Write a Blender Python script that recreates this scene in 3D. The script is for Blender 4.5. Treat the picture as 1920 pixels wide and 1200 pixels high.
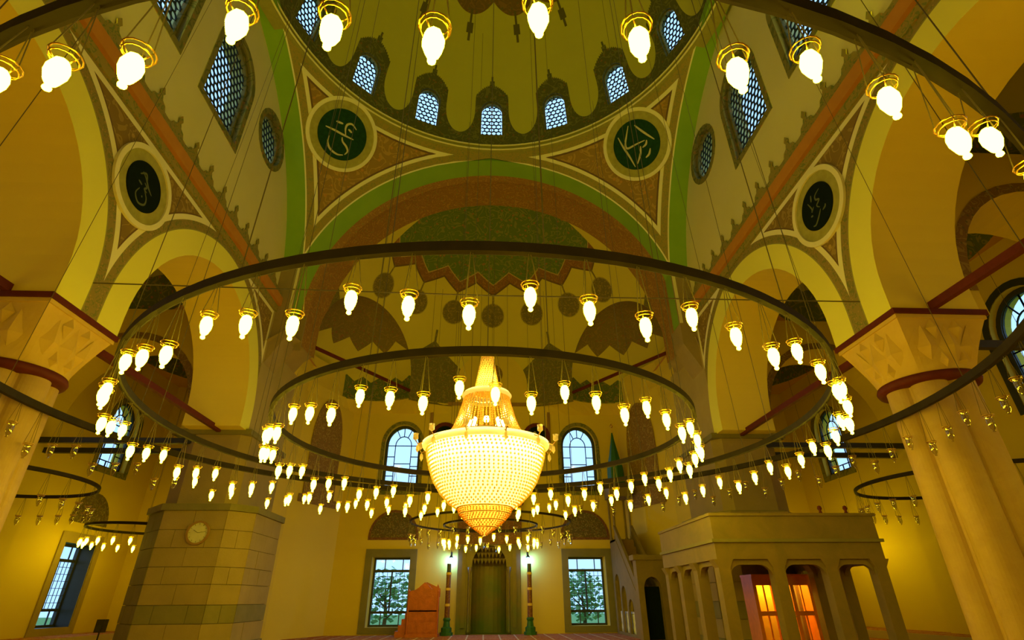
import bpy, math, random
from math import sin, cos, pi, sqrt, radians as RD, degrees, atan2, hypot, floor as FL
from mathutils import Vector, Matrix
from mathutils.geometry import delaunay_2d_cdt
random.seed(7)
scn = bpy.context.scene
for _o in list(bpy.data.objects): bpy.data.objects.remove(_o)
COL = scn.collection

# ------------------------------------------------------------------ camera, world, exposure
cd = bpy.data.cameras.new('camera'); cam = bpy.data.objects.new('camera', cd); COL.objects.link(cam)
cd.sensor_fit = 'HORIZONTAL'; cd.sensor_width = 36.0; cd.lens = 979.848 / 1920 * 36.0
cd.clip_start = 0.05; cd.clip_end = 300
cam.matrix_world = Matrix(((0.99880548, -0.01781309, -0.04550055, 0.0),
                           (-0.04851999, -0.4717221, -0.88041131, 0.0),
                           (-0.00578077, 0.88156733, -0.47202292, 1.6),
                           (0, 0, 0, 1)))
scn.camera = cam
wd = bpy.data.worlds.new('dusk_sky'); scn.world = wd; wd.use_nodes = True
_bg = wd.node_tree.nodes['Background']
_bg.inputs[0].default_value = (0.40, 0.66, 1.0, 1); _bg.inputs[1].default_value = 1.75
scn.view_settings.view_transform = 'Standard'; scn.view_settings.look = 'None'
scn.view_settings.exposure = 0.0; scn.view_settings.gamma = 1.0; scn.view_settings.use_curve_mapping = False
LAMP_COL = (1.0, 0.77, 0.022); LAMP_STR = 42.0          # the warm lamps of the ring chandeliers
CRYS_STR = 58.0                                       # bulbs inside the crystal chandelier
FILL_W = 118.0                                        # added fill lights on the cornices, watts
XO = 0.3                                               # the qibla wall's axis sits a little right of the nave axis
YC = 12.0                                              # dome centre

# ------------------------------------------------------------------ shader expression helper
class V:
    def __init__(s, g, v): s.g, s.v = g, v
    def _b(s, op, o, r=False): return s.g.m(op, o, s) if r else s.g.m(op, s, o)
    def __add__(s, o): return s._b('ADD', o)
    def __radd__(s, o): return s._b('ADD', o)
    def __sub__(s, o): return s._b('SUBTRACT', o)
    def __rsub__(s, o): return s._b('SUBTRACT', o, True)
    def __mul__(s, o): return s._b('MULTIPLY', o)
    def __rmul__(s, o): return s._b('MULTIPLY', o)
    def __truediv__(s, o): return s._b('DIVIDE', o)
    def __rtruediv__(s, o): return s._b('DIVIDE', o, True)
    def __gt__(s, o): return s._b('GREATER_THAN', o)
    def __lt__(s, o): return s._b('LESS_THAN', o)
    def __neg__(s): return s * -1.0
    def __and__(s, o): return s._b('MULTIPLY', o)
    def __or__(s, o): return s._b('MAXIMUM', o)
    def abs(s): return s.g.m('ABSOLUTE', s)
    def sqrt(s): return s.g.m('SQRT', s)
    def max(s, o): return s._b('MAXIMUM', o)
    def min(s, o): return s._b('MINIMUM', o)
    def sin(s): return s.g.m('SINE', s)
    def fract(s): return s.g.m('FRACT', s)
    def asin(s): return s.g.m('ARCSINE', s)
    def pp(s, p): return s.g.m('PINGPONG', s, p)          # triangle wave 0..p
class G:
    def __init__(s, name, coords='pos'):
        s.mat = bpy.data.materials.new(name); s.mat.use_nodes = True
        s.t = s.mat.node_tree; s.n = s.t.nodes; s.l = s.t.links
        s.bsdf = s.n['Principled BSDF']
        if coords == 'pos': s.vec = s.n.new('ShaderNodeNewGeometry').outputs['Position']
        else: s.vec = s.n.new('ShaderNodeTexCoord').outputs['Object']
        sp = s.n.new('ShaderNodeSeparateXYZ'); s.l.new(s.vec, sp.inputs[0])
        s.x, s.y, s.z = (V(s, sp.outputs[i]) for i in range(3))
    def _in(s, sock, v):
        if isinstance(v, V): v = v.v
        if isinstance(v, (int, float)): sock.default_value = float(v)
        elif isinstance(v, tuple): sock.default_value = (*v[:3], 1.0)
        else: s.l.new(v, sock)
    def m(s, op, a, b=None, c=None):
        n = s.n.new('ShaderNodeMath'); n.operation = op
        for i, q in enumerate((a, b, c)):
            if q is not None: s._in(n.inputs[i], q)
        return V(s, n.outputs[0])
    def at2(s, a, b): return s.m('ARCTAN2', a, b)
    def noise(s, scale, detail=2.0, rough=0.5, dist=0.0):
        n = s.n.new('ShaderNodeTexNoise'); s.l.new(s.vec, n.inputs['Vector'])
        n.inputs['Scale'].default_value = scale; n.inputs['Detail'].default_value = detail
        n.inputs['Roughness'].default_value = rough; n.inputs['Distortion'].default_value = dist
        return V(s, n.outputs[0])
    def vor(s, scale, feat='F1'):
        n = s.n.new('ShaderNodeTexVoronoi'); n.feature = feat; s.l.new(s.vec, n.inputs['Vector'])
        n.inputs['Scale'].default_value = scale
        return V(s, n.outputs[0])
    def mix(s, f, a, b):                                   # f=0 -> a, f=1 -> b
        n = s.n.new('ShaderNodeMix'); n.data_type = 'RGBA'; n.clamp_factor = True
        s._in(n.inputs[0], f); s._in(n.inputs[6], a); s._in(n.inputs[7], b)
        return n.outputs[2]
    def orn(s, c0, c1, c2, sc=2.2, k=5.0):                 # arabesque: vines are contour lines of noise, blossoms are cells
        n = s.noise(sc, 1.5, 0.5, 0.6)
        line = ((n * k).fract() - 0.5).abs() < 0.13
        bl = s.vor(sc * 1.7) < 0.2
        return s.mix(bl, s.mix(line, c0, c1), c2)
    def done(s, col, rough=0.85, metal=0.0, bump=0.0, bscale=20.0, spec=None):
        if spec is None and rough > 0.69 and not metal: spec = 0.15
        s._in(s.bsdf.inputs['Base Color'], col); s.bsdf.inputs['Roughness'].default_value = rough
        s.bsdf.inputs['Metallic'].default_value = metal
        if spec is not None: s.bsdf.inputs['Specular IOR Level'].default_value = spec
        if bump:
            b = s.n.new('ShaderNodeBump'); b.inputs['Strength'].default_value = bump; b.inputs['Distance'].default_value = 0.02
            s._in(b.inputs['Height'], s.noise(bscale, 3)); s.l.new(b.outputs[0], s.bsdf.inputs['Normal'])
        return s.mat
def flat(name, c, rough=0.6, metal=0.0, var=0.15, sc=6.0, bump=0.1, spec=None):
    g = G(name, 'obj'); n = g.noise(sc, 3)
    return g.done(g.mix(n, tuple(v * (1 - var) for v in c), tuple(min(1, v * (1 + var)) for v in c)), rough, metal, bump, sc * 4, spec)
CREAM = (0.74, 0.545, 0.06); WHITE = (0.86, 0.79, 0.40); BROWN = (0.33, 0.19, 0.06); DKBROWN = (0.17, 0.10, 0.04)
OLIVE = (0.33, 0.29, 0.07); DKOLIVE = (0.17, 0.16, 0.05); GREEN = (0.27, 0.40, 0.06); DKGREEN = (0.06, 0.14, 0.03)
RUST = (0.42, 0.20, 0.05); OCHRE = (0.52, 0.36, 0.10); ORANGE = (0.62, 0.27, 0.04); STONE = (0.50, 0.38, 0.17)
M = {}
def cream(g): return g.mix(g.noise(0.35, 3), tuple(v * 0.9 for v in CREAM), CREAM)
g = G('cream_plaster'); M['cream'] = g.done(g.mix(g.noise(14, 2) > 0.62, cream(g), tuple(v * 0.96 for v in CREAM)), 0.8, 0, 0.08, 9)
g = G('pale_tympanum_plaster'); M['pale'] = g.done(g.mix(g.noise(0.5, 3), (0.70, 0.63, 0.24), (0.78, 0.70, 0.30)), 0.85, 0, 0.08, 9)
g = G('arcade_soffit_plaster'); M['soffit'] = g.done(g.mix(g.noise(0.4, 3), (0.80, 0.60, 0.08), (0.86, 0.68, 0.10)), 0.7, 0, 0.05, 9)  # more orange than the arch face: weaker light put into the colour
g = G('ashlar_stone')
M['stone'] = g.done(g.mix(g.noise(0.9, 5, 0.65), (0.27, 0.20, 0.075), (0.44, 0.32, 0.12)), 0.8, 0, 0.25, 18)
g = G('ashlar_stone_green')
M['stone2'] = g.done(g.mix(g.noise(1.4, 5, 0.65), (0.17, 0.155, 0.05), (0.29, 0.24, 0.09)), 0.75, 0, 0.25, 18)
g = G('column_marble')
M['marble'] = g.done(g.mix(g.noise(1.3, 6, 0.7, 1.2), (0.42, 0.25, 0.06), (0.62, 0.42, 0.12)), 0.6, 0, 0.08, 30)
g = G('capital_marble'); M['capital'] = g.done(g.mix(g.noise(2.5, 4), (0.60, 0.38, 0.07), (0.72, 0.49, 0.11)), 0.7, 0, 0.1, 30)
g = G('carved_platform_marble')
M['mahfil'] = g.done(g.mix(g.noise(1.1, 6, 0.7, 0.8), (0.15, 0.125, 0.04), (0.33, 0.225, 0.07)), 0.7, 0, 0.15, 24)
g = G('green_arch_paint'); c = g.mix(g.noise(0.7, 4), (0.20, 0.37, 0.03), (0.28, 0.45, 0.05))
c = g.mix((g.y - 12.0).abs() > 10.88, c, g.orn((0.33, 0.17, 0.04), (0.44, 0.24, 0.05), (0.30, 0.24, 0.05), 2.6, 6)); M['green'] = g.done(c, 0.85, 0, 0.05, 9)
M['white'] = flat('pale_band_paint', WHITE, 0.8, 0, 0.06)
M['olive'] = flat('olive_paint', OLIVE, 0.85)
M['brown'] = flat('brown_trim', BROWN, 0.7)
M['maroon'] = flat('maroon_painted_timber', (0.12, 0.018, 0.012), 0.6, 0, 0.3, 6, 0.1, 0.2)
M['black'] = flat('black_painted_iron', (0.025, 0.022, 0.015), 0.5)
M['ring'] = flat('dark_bronze_ring', (0.024, 0.015, 0.009), 0.65, 0.0, 0.6, 3, 0.1, 0.2)
M['brass'] = flat('brass', (0.80, 0.50, 0.12), 0.28, 1.0, 0.1)
M['wire'] = flat('steel_wire', (0.13, 0.10, 0.04), 0.6, 0.3)
M['redwood'] = flat('red_brown_carved_wood', (0.45, 0.10, 0.03), 0.55, 0, 0.35, 5, 0.4)
M['orangewood'] = flat('orange_varnished_wood', (0.85, 0.27, 0.03), 0.4, 0, 0.2)
M['gold'] = flat('gold_leaf', (0.55, 0.50, 0.26), 0.5, 0.2)
M['disc_green'] = flat('dark_green_board', (0.010, 0.050, 0.015), 0.8, 0, 0.5)
M['disc_black'] = flat('black_green_board', (0.003, 0.009, 0.005), 0.8, 0, 0.5)
M['script_dim'] = flat('tarnished_script', (0.13, 0.15, 0.07), 0.8)
M['roundel_olive'] = flat('olive_roundel_band', (0.40, 0.36, 0.08), 0.8, 0, 0.3, 4)
M['spire'] = flat('green_spire_paint', (0.02, 0.12, 0.03), 0.5)
M['whitewood'] = flat('white_painted_wood', (0.80, 0.82, 0.80), 0.5)
M['leaf'] = flat('tree_leaves', (0.22, 0.46, 0.22), 0.6, 0, 0.4, 2)
M['bark'] = flat('tree_bark', (0.16, 0.11, 0.06), 0.9)
M['grass'] = flat('garden_lawn', (0.16, 0.30, 0.08), 0.9)
M['clockface'] = flat('clock_face', (0.62, 0.58, 0.34), 0.5)
g = G('window_frame_iron'); M['frame'] = g.done((0.03, 0.035, 0.03), 0.5, 0, 0.1)
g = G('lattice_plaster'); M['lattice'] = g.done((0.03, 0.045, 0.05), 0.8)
g = G('window_reveal'); M['reveal'] = g.done(g.orn((0.24, 0.21, 0.06), (0.14, 0.15, 0.04), (0.34, 0.20, 0.06), 1.6), 0.85)
def glassmat(name, col, gl=0.12, alpha=1.0):
    m = bpy.data.materials.new(name); m.use_nodes = True; t = m.node_tree; t.nodes.clear()
    tr = t.nodes.new('ShaderNodeBsdfTransparent'); tr.inputs[0].default_value = (*col, 1)
    gs = t.nodes.new('ShaderNodeBsdfGlossy'); gs.inputs['Roughness'].default_value = 0.05
    lw = t.nodes.new('ShaderNodeLayerWeight'); lw.inputs[0].default_value = 0.25
    mm = t.nodes.new('ShaderNodeMath'); mm.operation = 'MULTIPLY'; mm.inputs[1].default_value = gl * 4
    t.links.new(lw.outputs['Facing'], mm.inputs[0])
    ad = t.nodes.new('ShaderNodeMath'); ad.operation = 'ADD'; ad.use_clamp = True; ad.inputs[1].default_value = gl * 0.4
    t.links.new(mm.outputs[0], ad.inputs[0])
    mx = t.nodes.new('ShaderNodeMixShader'); t.links.new(ad.outputs[0], mx.inputs[0])
    t.links.new(tr.outputs[0], mx.inputs[1]); t.links.new(gs.outputs[0], mx.inputs[2])
    o = t.nodes.new('ShaderNodeOutputMaterial'); t.links.new(mx.outputs[0], o.inputs[0]); return m
M['pane'] = glassmat('window_glass', (0.93, 0.97, 1.0), 0.04)
M['clear'] = glassmat('clear_lamp_glass', (0.86, 0.84, 0.66), 0.35)
def emit(name, col, st):
    m = bpy.data.materials.new(name); m.use_nodes = True; t = m.node_tree; t.nodes.clear()
    e = t.nodes.new('ShaderNodeEmission'); e.inputs[0].default_value = (*col, 1); e.inputs[1].default_value = st
    o = t.nodes.new('ShaderNodeOutputMaterial'); t.links.new(e.outputs[0], o.inputs[0]); return m
M['lit'] = emit('lit_lamp_glass', LAMP_COL, LAMP_STR)
M['crysbulb'] = emit('chandelier_bulb', (1.0, 0.85, 0.32), CRYS_STR)
M['cyan'] = emit('cool_lamp_glass', (0.25, 0.85, 3.2), 130.0)

# ------------------------------------------------------------------ painted (procedural) plaster
# arcade wall: bands following the two arches, brown arabesque spandrel, cornice stripes
ARC_C, ARC_Z, ARC_R, ARC_O = 5.2, 8.5, 4.9, 4.05   # ARC_R: painted band, ARC_O: opening
g = G('painted_arcade_wall')
yy = (g.y - YC).abs(); zz = (g.z - ARC_Z).max(0.0)
e = (((yy - ARC_C) * (yy - ARC_C) + zz * zz).sqrt()) - ARC_R
fld = g.orn((0.25, 0.16, 0.04), (0.36, 0.24, 0.06), (0.46, 0.30, 0.07), 1.7, 6)
stp = g.orn((0.30, 0.22, 0.06), (0.20, 0.20, 0.05), (0.42, 0.26, 0.07), 5.0, 4)
c = g.mix(e < 0.55, fld, DKBROWN); c = g.mix(e < 0.50, c, WHITE); c = g.mix(e < 0.32, c, stp); c = g.mix(e < 0.04, c, OLIVE)
c = g.mix(e < 0.0, c, g.mix(g.noise(0.4, 3), (0.82, 0.75, 0.10), (0.88, 0.81, 0.13)))
c = g.mix((g.z > 13.38) & (e > 0.5), c, WHITE); c = g.mix(g.z > 13.55, c, stp)
c = g.mix((yy > 9.68) & (e > 0.5) & (g.z < 13.5), c, WHITE)
c = g.mix((yy > 9.84) & ((e > 0.0) | (yy > 10.1)), c, g.mix(g.noise(0.9, 5, 0.65), (0.36, 0.27, 0.09), (0.52, 0.40, 0.16)))
M['arcade'] = g.done(c, 0.85, 0, 0.05, 9)
g = G('cornice_ornament'); M['cornice'] = g.done(g.orn((0.33, 0.26, 0.06), (0.20, 0.22, 0.05), (0.44, 0.25, 0.06), 4.0, 4), 0.85)
g = G('cornice_orange'); M['cornice_orange'] = g.done(g.mix(g.noise(2.5, 4), (0.48, 0.20, 0.03), ORANGE), 0.8)
# pendentive
RP = 13.9; PX = 9.3; PY = 10.0; ZR = 24.05
g = G('painted_pendentive')
d = ((PX - g.x.abs()) * 1.25).min((PY - (g.y - YC).abs()) * 1.35).min((ZR - g.z) * 1.35)
fld = g.orn((0.33, 0.20, 0.04), (0.46, 0.28, 0.06), (0.50, 0.24, 0.05), 1.5, 6)
stp = g.orn((0.36, 0.27, 0.06), (0.26, 0.25, 0.06), (0.44, 0.28, 0.06), 5.0, 4)
c = g.mix(d < 0.70, fld, DKBROWN); c = g.mix(d < 0.61, c, WHITE); c = g.mix(d < 0.43, c, stp); c = g.mix(d < 0.07, c, WHITE)
M['pend'] = g.done(c, 0.85)
# dome
RDm, ZD = 9.6, 24.4
g = G('painted_dome')
az = g.at2(g.x, g.y - YC) * (180 / pi); el = ((g.z - ZD) / RDm).min(0.9999).asin() * (180 / pi)
u = (az + 360.0 + 0.0).pp(11.25)                            # 0 at a window axis, 11.25 between two windows
jag = (az * 2.4).pp(0.8)
top = 24.3 - u * u * 0.11 + jag * 0.8
q = ((11.25 - u) / 5.2).min(0.9999); lowb = 5.0 + (1.0 - (1.0 - q * q).sqrt()) * 10.0
bound = top * (u < 6.05) + lowb * (u > 6.0499)
dk = (el < bound) | ((u < 0.38) & (el < 27.8)) | ((u < 0.9) & (el < 26.2))
orn = g.orn((0.12, 0.12, 0.03), (0.19, 0.18, 0.05), (0.24, 0.13, 0.03), 2.0, 5)
base = g.mix(g.noise(0.3, 3), (0.52, 0.49, 0.06), (0.60, 0.56, 0.08))
c = g.mix(dk, base, orn)
sc = (u * (1 / 11.25)); scal = 52.0 - (1.0 - (1.0 - sc) * (1.0 - sc)) * 4.5
c = g.mix(el > scal, c, g.orn((0.20, 0.12, 0.03), (0.27, 0.15, 0.04), (0.16, 0.14, 0.04), 2.0, 5))
c = g.mix(el > 55.0, c, g.orn((0.05, 0.09, 0.02), (0.14, 0.14, 0.04), (0.22, 0.17, 0.05), 2.4, 5))
v = 11.25 - u
pend = ((v < 1.5) & (el > 41.5) & (el < 44.8)) | ((v < 0.55) & (el > 39.0) & (el < 49.0))
c = g.mix(pend, c, (0.14, 0.12, 0.035))
M['dome'] = g.done(c, 0.85)
# qibla semi-dome
RS, YS, ZS = 9.3, 23.2, 14.0
g = G('painted_half_dome')
yf = (g.y - YC).abs() - (YS - YC); xx = g.x - XO
az = g.at2(xx, yf) * (180 / pi); el = ((g.z - ZS) / RS).min(0.9999).asin() * (180 / pi)
zig = (az + 380.0).pp(9.5) * (5.2 / 9.5)                   # 0 on the tips
bd = 38.0 + zig
red = g.orn((0.33, 0.17, 0.04), (0.44, 0.24, 0.05), (0.30, 0.24, 0.05), 2.6, 6)
brd = g.orn((0.26, 0.12, 0.035), (0.36, 0.18, 0.05), (0.20, 0.16, 0.04), 3.0, 5)
grn = g.orn((0.13, 0.19, 0.03), (0.23, 0.24, 0.05), (0.32, 0.17, 0.04), 1.6, 6)
base = g.mix(g.noise(0.3, 3), (0.62, 0.51, 0.06), (0.70, 0.58, 0.08))
c = base
star = (el > bd) & (az.abs() < 66.5)
c = g.mix(star, c, DKBROWN); c = g.mix(star & (el > bd + 0.8), c, brd); c = g.mix(star & (el > bd + 4.6), c, OCHRE)
c = g.mix(star & (el > bd + 5.1), c, grn)
up = (az + 380.0).pp(9.5) * 0.87
pm = ((up * up + (el - 30.0) * (el - 30.0) * 0.9).sqrt() < 4.4 + (az * 3.0).pp(0.6)) | ((up < 0.35) & (el > 30.0) & (el < 39.0))
c = g.mix(pm & (az.abs() < 66.0), c, g.orn((0.20, 0.16, 0.035), (0.34, 0.24, 0.05), (0.16, 0.12, 0.03), 5.0, 4))
a2 = (az.abs() - 25.0).abs()
leg = (el < 17.0 - a2 * 0.85) | ((a2 < 0.5) & (el < 21.5)) | ((az.abs() > 66.0) & (el < 30.0 - (az.abs() - 90.0).abs() * 0.9))
c = g.mix(leg, c, g.orn((0.17, 0.15, 0.035), (0.26, 0.20, 0.05), (0.24, 0.11, 0.03), 3.0, 5))
c = g.mix(yf < 1.95, c, red)
M['semi'] = g.done(c, 0.85)
g = G('painted_exedra', 'obj')                              # object space: +x outward, z=0 at the springing
az = g.at2(g.y, g.x) * (180 / pi); rr = (g.x * g.x + g.y * g.y + g.z * g.z).sqrt()
el = (g.z / rr).min(0.9999).asin() * (180 / pi)
zig = (az + 360.0).pp(15.0) * 0.8
base = g.mix(g.noise(0.3, 3), (0.62, 0.51, 0.06), (0.70, 0.58, 0.08))
c = g.mix(el > 27.0 + zig, base, g.orn((0.23, 0.17, 0.04), (0.29, 0.20, 0.05), (0.30, 0.13, 0.04), 2.2, 6))
c = g.mix((g.z < -0.2 + (az * 1.5).pp(12.0) * 0.03), c, g.orn((0.12, 0.16, 0.03), (0.24, 0.21, 0.05), (0.30, 0.14, 0.04), 2.4, 5))
M['exedra'] = g.done(c, 0.85)
g = G('painted_aisle_vault')
c = g.mix(g.z < 14.7, g.mix(g.noise(0.5, 3), (0.50, 0.42, 0.12), (0.60, 0.50, 0.16)), (0.50, 0.42, 0.14))
c = g.mix(g.z < 15.0 + g.noise(1.5, 1) * 0.5, (0.46, 0.40, 0.12), g.orn((0.13, 0.15, 0.04), (0.26, 0.22, 0.05), (0.34, 0.15, 0.04), 2.0, 5))
M['vault'] = g.done(c, 0.85)
g = G('rust_aisle_spandrel'); M['spandrel'] = g.done(g.mix(g.noise(0.6, 4), (0.50, 0.26, 0.06), (0.58, 0.34, 0.08)), 0.85)
g = G('arabesque_panel'); M['arab'] = g.done(g.orn((0.26, 0.15, 0.04), (0.36, 0.24, 0.06), (0.18, 0.14, 0.04), 3.0, 5), 0.85)
g = G('arabesque_lunette'); M['lun'] = g.done(g.orn((0.13, 0.10, 0.035), (0.26, 0.20, 0.07), (0.26, 0.09, 0.03), 6.0, 4), 0.85)
g = G('mihrab_marble')
c = g.mix(g.noise(1.2, 5, 0.7, 1.0), (0.11, 0.085, 0.025), (0.20, 0.13, 0.035))
M['mihrab'] = g.done(g.mix((g.noise(0.8, 3) - 0.2 - g.z * 0.10) * 2.5, c, (0.06, 0.11, 0.025)), 0.55, 0, 0.1, 20)
g = G('mihrab_crown'); M['crown'] = g.done(g.orn((0.16, 0.05, 0.02), (0.24, 0.10, 0.03), (0.10, 0.05, 0.02), 5.0, 4), 0.6)
g = G('prayer_carpet')
px_ = (g.x * 1.25).fract(); py_ = (g.y * 0.8).fract()
c = g.mix((px_ < 0.08) | (py_ < 0.06), g.orn((0.34, 0.09, 0.03), (0.44, 0.20, 0.07), (0.50, 0.36, 0.16), 4.0, 4), (0.58, 0.48, 0.34))
M['carpet'] = g.done(c, 0.95, 0, 0.3, 60)
m = bpy.data.materials.new('crystal_beads'); m.use_nodes = True; t = m.node_tree; t.nodes.clear()
tl = t.nodes.new('ShaderNodeBsdfTranslucent'); tl.inputs[0].default_value = (0.95, 0.86, 0.55, 1)
gs = t.nodes.new('ShaderNodeBsdfGlossy'); gs.inputs[0].default_value = (1, 0.9, 0.6, 1); gs.inputs['Roughness'].default_value = 0.15
mx = t.nodes.new('ShaderNodeMixShader'); mx.inputs[0].default_value = 0.15
t.links.new(tl.outputs[0], mx.inputs[1]); t.links.new(gs.outputs[0], mx.inputs[2])
o_ = t.nodes.new('ShaderNodeOutputMaterial'); t.links.new(mx.outputs[0], o_.inputs[0]); M['crystal'] = m
m2 = m.copy(); m2.name = 'amber_crystal_beads'; m2.node_tree.nodes['Translucent BSDF'].inputs[0].default_value = (0.85, 0.55, 0.10, 1); M['amber'] = m2
m3 = m.copy(); m3.name = 'gold_crystal_beads'; m3.node_tree.nodes['Translucent BSDF'].inputs[0].default_value = (0.92, 0.68, 0.22, 1); M['goldbead'] = m3

# ------------------------------------------------------------------ mesh helpers
class MB:
    def __init__(s): s.v, s.f = [], []
    def add(s, vs, fs):
        b = len(s.v); s.v += [tuple(p) for p in vs]; s.f += [tuple(i + b for i in q) for q in fs]; return s
    def box(s, x0, x1, y0, y1, z0, z1):
        return s.add([(x0, y0, z0), (x1, y0, z0), (x1, y1, z0), (x0, y1, z0), (x0, y0, z1), (x1, y0, z1), (x1, y1, z1), (x0, y1, z1)],
                     [(0, 3, 2, 1), (4, 5, 6, 7), (0, 1, 5, 4), (1, 2, 6, 5), (2, 3, 7, 6), (3, 0, 4, 7)])
    def bar(s, a, b, w, h=None, up=(0, 0, 1)):                       # rectangular bar between two points
        a, b = Vector(a), Vector(b); h = h or w; d = (b - a).normalized(); u = Vector(up)
        if abs(d.dot(u)) > 0.98: u = Vector((1, 0, 0))
        r = d.cross(u).normalized() * (w / 2); q = r.cross(d).normalized() * (h / 2)
        vs = [p + i * r + j * q for p in (a, b) for i, j in ((-1, -1), (1, -1), (1, 1), (-1, 1))]
        return s.add(vs, [(0, 1, 2, 3), (7, 6, 5, 4), (0, 4, 5, 1), (1, 5, 6, 2), (2, 6, 7, 3), (3, 7, 4, 0)])
    def tube(s, pts, r, n=6, close=False):
        pts = [Vector(p) for p in pts]; N = len(pts); rs = r if isinstance(r, (list, tuple)) else [r] * N; vs = []
        for i, p in enumerate(pts):
            a = pts[i - 1] if (i or close) else p; b = pts[(i + 1) % N] if (i < N - 1 or close) else p
            d = (b - a).normalized(); u = Vector((0, 0, 1)) if abs(d.z) < 0.9 else Vector((1, 0, 0))
            x = d.cross(u).normalized(); y = x.cross(d)
            vs += [p + rs[i] * (cos(2 * pi * k / n) * x + sin(2 * pi * k / n) * y) for k in range(n)]
        fs = [(i * n + k, i * n + (k + 1) % n, ((i + 1) % N) * n + (k + 1) % n, ((i + 1) % N) * n + k) for i in range(N if close else N - 1) for k in range(n)]
        if not close: fs += [tuple(range(n))[::-1], tuple((N - 1) * n + k for k in range(n))]
        return s.add(vs, fs)
    def lathe(s, prof, n=16, c=(0, 0, 0), a0=0.0, a1=2 * pi, cap=True):
        full = abs(a1 - a0 - 2 * pi) < 1e-6; m = n if full else n + 1; vs = []
        for r, z in prof:
            vs += [(c[0] + r * cos(a0 + (a1 - a0) * k / n), c[1] + r * sin(a0 + (a1 - a0) * k / n), c[2] + z) for k in range(m)]
        fs = [(i * m + k, i * m + (k + 1) % m, (i + 1) * m + (k + 1) % m, (i + 1) * m + k) for i in range(len(prof) - 1) for k in range(n)]
        if cap and full:
            if prof[0][0] > 1e-4: fs.append(tuple(range(m))[::-1])
            if prof[-1][0] > 1e-4: fs.append(tuple((len(prof) - 1) * m + k for k in range(m)))
        return s.add(vs, fs)
    def prism(s, poly, f, d0, d1):                                   # poly in 2D, f(u,v,d)->xyz
        n = len(poly); vs = [f(u, v, d0) for u, v in poly] + [f(u, v, d1) for u, v in poly]
        return s.add(vs, [tuple(range(n))[::-1], tuple(range(n, 2 * n))] + [(k, (k + 1) % n, n + (k + 1) % n, n + k) for k in range(n)])
    def strip(s, poly, f, d0, d1, close=True):
        n = len(poly); vs = [f(u, v, d0) for u, v in poly] + [f(u, v, d1) for u, v in poly]
        return s.add(vs, [(k, (k + 1) % n, n + (k + 1) % n, n + k) for k in range(n if close else n - 1)])
    def ring2(s, p0, p1, f, d):                                      # flat band between two loops of equal length
        n = len(p0); vs = [f(u, v, d) for u, v in p0] + [f(u, v, d) for u, v in p1]
        return s.add(vs, [(k, (k + 1) % n, n + (k + 1) % n, n + k) for k in range(n)])
    def build(s, name, mat, parent=None, smooth=False, loc=None, rz=0.0):
        me = bpy.data.meshes.new(name); me.from_pydata(s.v, [], s.f); me.update()
        me.materials.append(M[mat] if isinstance(mat, str) else mat)
        if smooth:
            me.polygons.foreach_set('use_smooth', [True] * len(me.polygons))
        return link(name, me, parent, loc, rz)
def link(name, me, parent=None, loc=None, rz=0.0):
    o = bpy.data.objects.new(name, me); COL.objects.link(o)
    if parent is not None: o.parent = parent
    if loc is not None: o.location = loc
    if rz: o.rotation_euler = (0, 0, rz)
    return o
def empty(name, loc=(0, 0, 0), rz=0.0, parent=None):
    o = link(name, None, parent, loc, rz); o.empty_display_size = 0.2; return o
def tag(o, label, cat, group=None, kind=None):
    o['label'] = label; o['category'] = cat
    if group: o['group'] = group
    if kind: o['kind'] = kind
    return o
def struct(o, label, cat): return tag(o, label, cat, None, 'structure')
def copy_tree(o, parent=None):
    c = o.copy(); COL.objects.link(c); c.parent = parent
    for ch in o.children: copy_tree(ch, c)
    return c
def inside(p, poly):
    x, y = p; r = False; j = len(poly) - 1
    for i in range(len(poly)):
        xi, yi = poly[i]; xj, yj = poly[j]
        if (yi > y) != (yj > y) and x < (xj - xi) * (y - yi) / (yj - yi) + xi: r = not r
        j = i
    return r
def resample(poly, st):
    out = []
    for i, a in enumerate(poly):
        b = poly[(i + 1) % len(poly)]; n = max(1, int(math.ceil(hypot(b[0] - a[0], b[1] - a[1]) / st)))
        out += [(a[0] + (b[0] - a[0]) * k / n, a[1] + (b[1] - a[1]) * k / n) for k in range(n)]
    return out
def plate(mb, outer, holes, f, step=None):                            # flat or mapped sheet with holes
    loops = [outer] + list(holes)
    if step: loops = [resample(l, step) for l in loops]
    vs, es = [], []
    for l in loops:
        b = len(vs); vs += [Vector(p) for p in l]; es += [(b + i, b + (i + 1) % len(l)) for i in range(len(l))]
    if step:
        xs = [p[0] for p in outer]; ys = [p[1] for p in outer]
        nx = int((max(xs) - min(xs)) / step); ny = int((max(ys) - min(ys)) / step)
        for i in range(1, nx):
            for j in range(1, ny):
                p = (min(xs) + (max(xs) - min(xs)) * i / nx, min(ys) + (max(ys) - min(ys)) * j / ny)
                if inside(p, outer) and not any(inside(p, h) for h in holes): vs.append(Vector(p))
    V2, _, F2 = delaunay_2d_cdt(vs, es, [], 0, 1e-5)[:3]
    fs = []
    for t in F2:
        c = (sum(V2[i][0] for i in t) / 3, sum(V2[i][1] for i in t) / 3)
        if inside(c, outer) and not any(inside(c, h) for h in holes): fs.append(t)
    return mb.add([f(p[0], p[1], 0.0) for p in V2], fs)
def arch2(c, w, z0, zs, n=16, rise=None):                             # closed outline of an arched opening; w = half width, zs = springing
    rise = rise or w
    return [(c - w, z0), (c + w, z0)] + [(c + w * cos(pi * k / n), zs + rise * sin(pi * k / n)) for k in range(n + 1)]
def rect2(c, w, z0, z1): return [(c - w, z0), (c + w, z0), (c + w, z1), (c - w, z1)]
def circ2(c, z, r, n=24): return [(c + r * cos(2 * pi * k / n), z + r * sin(2 * pi * k / n)) for k in range(n)]
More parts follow.
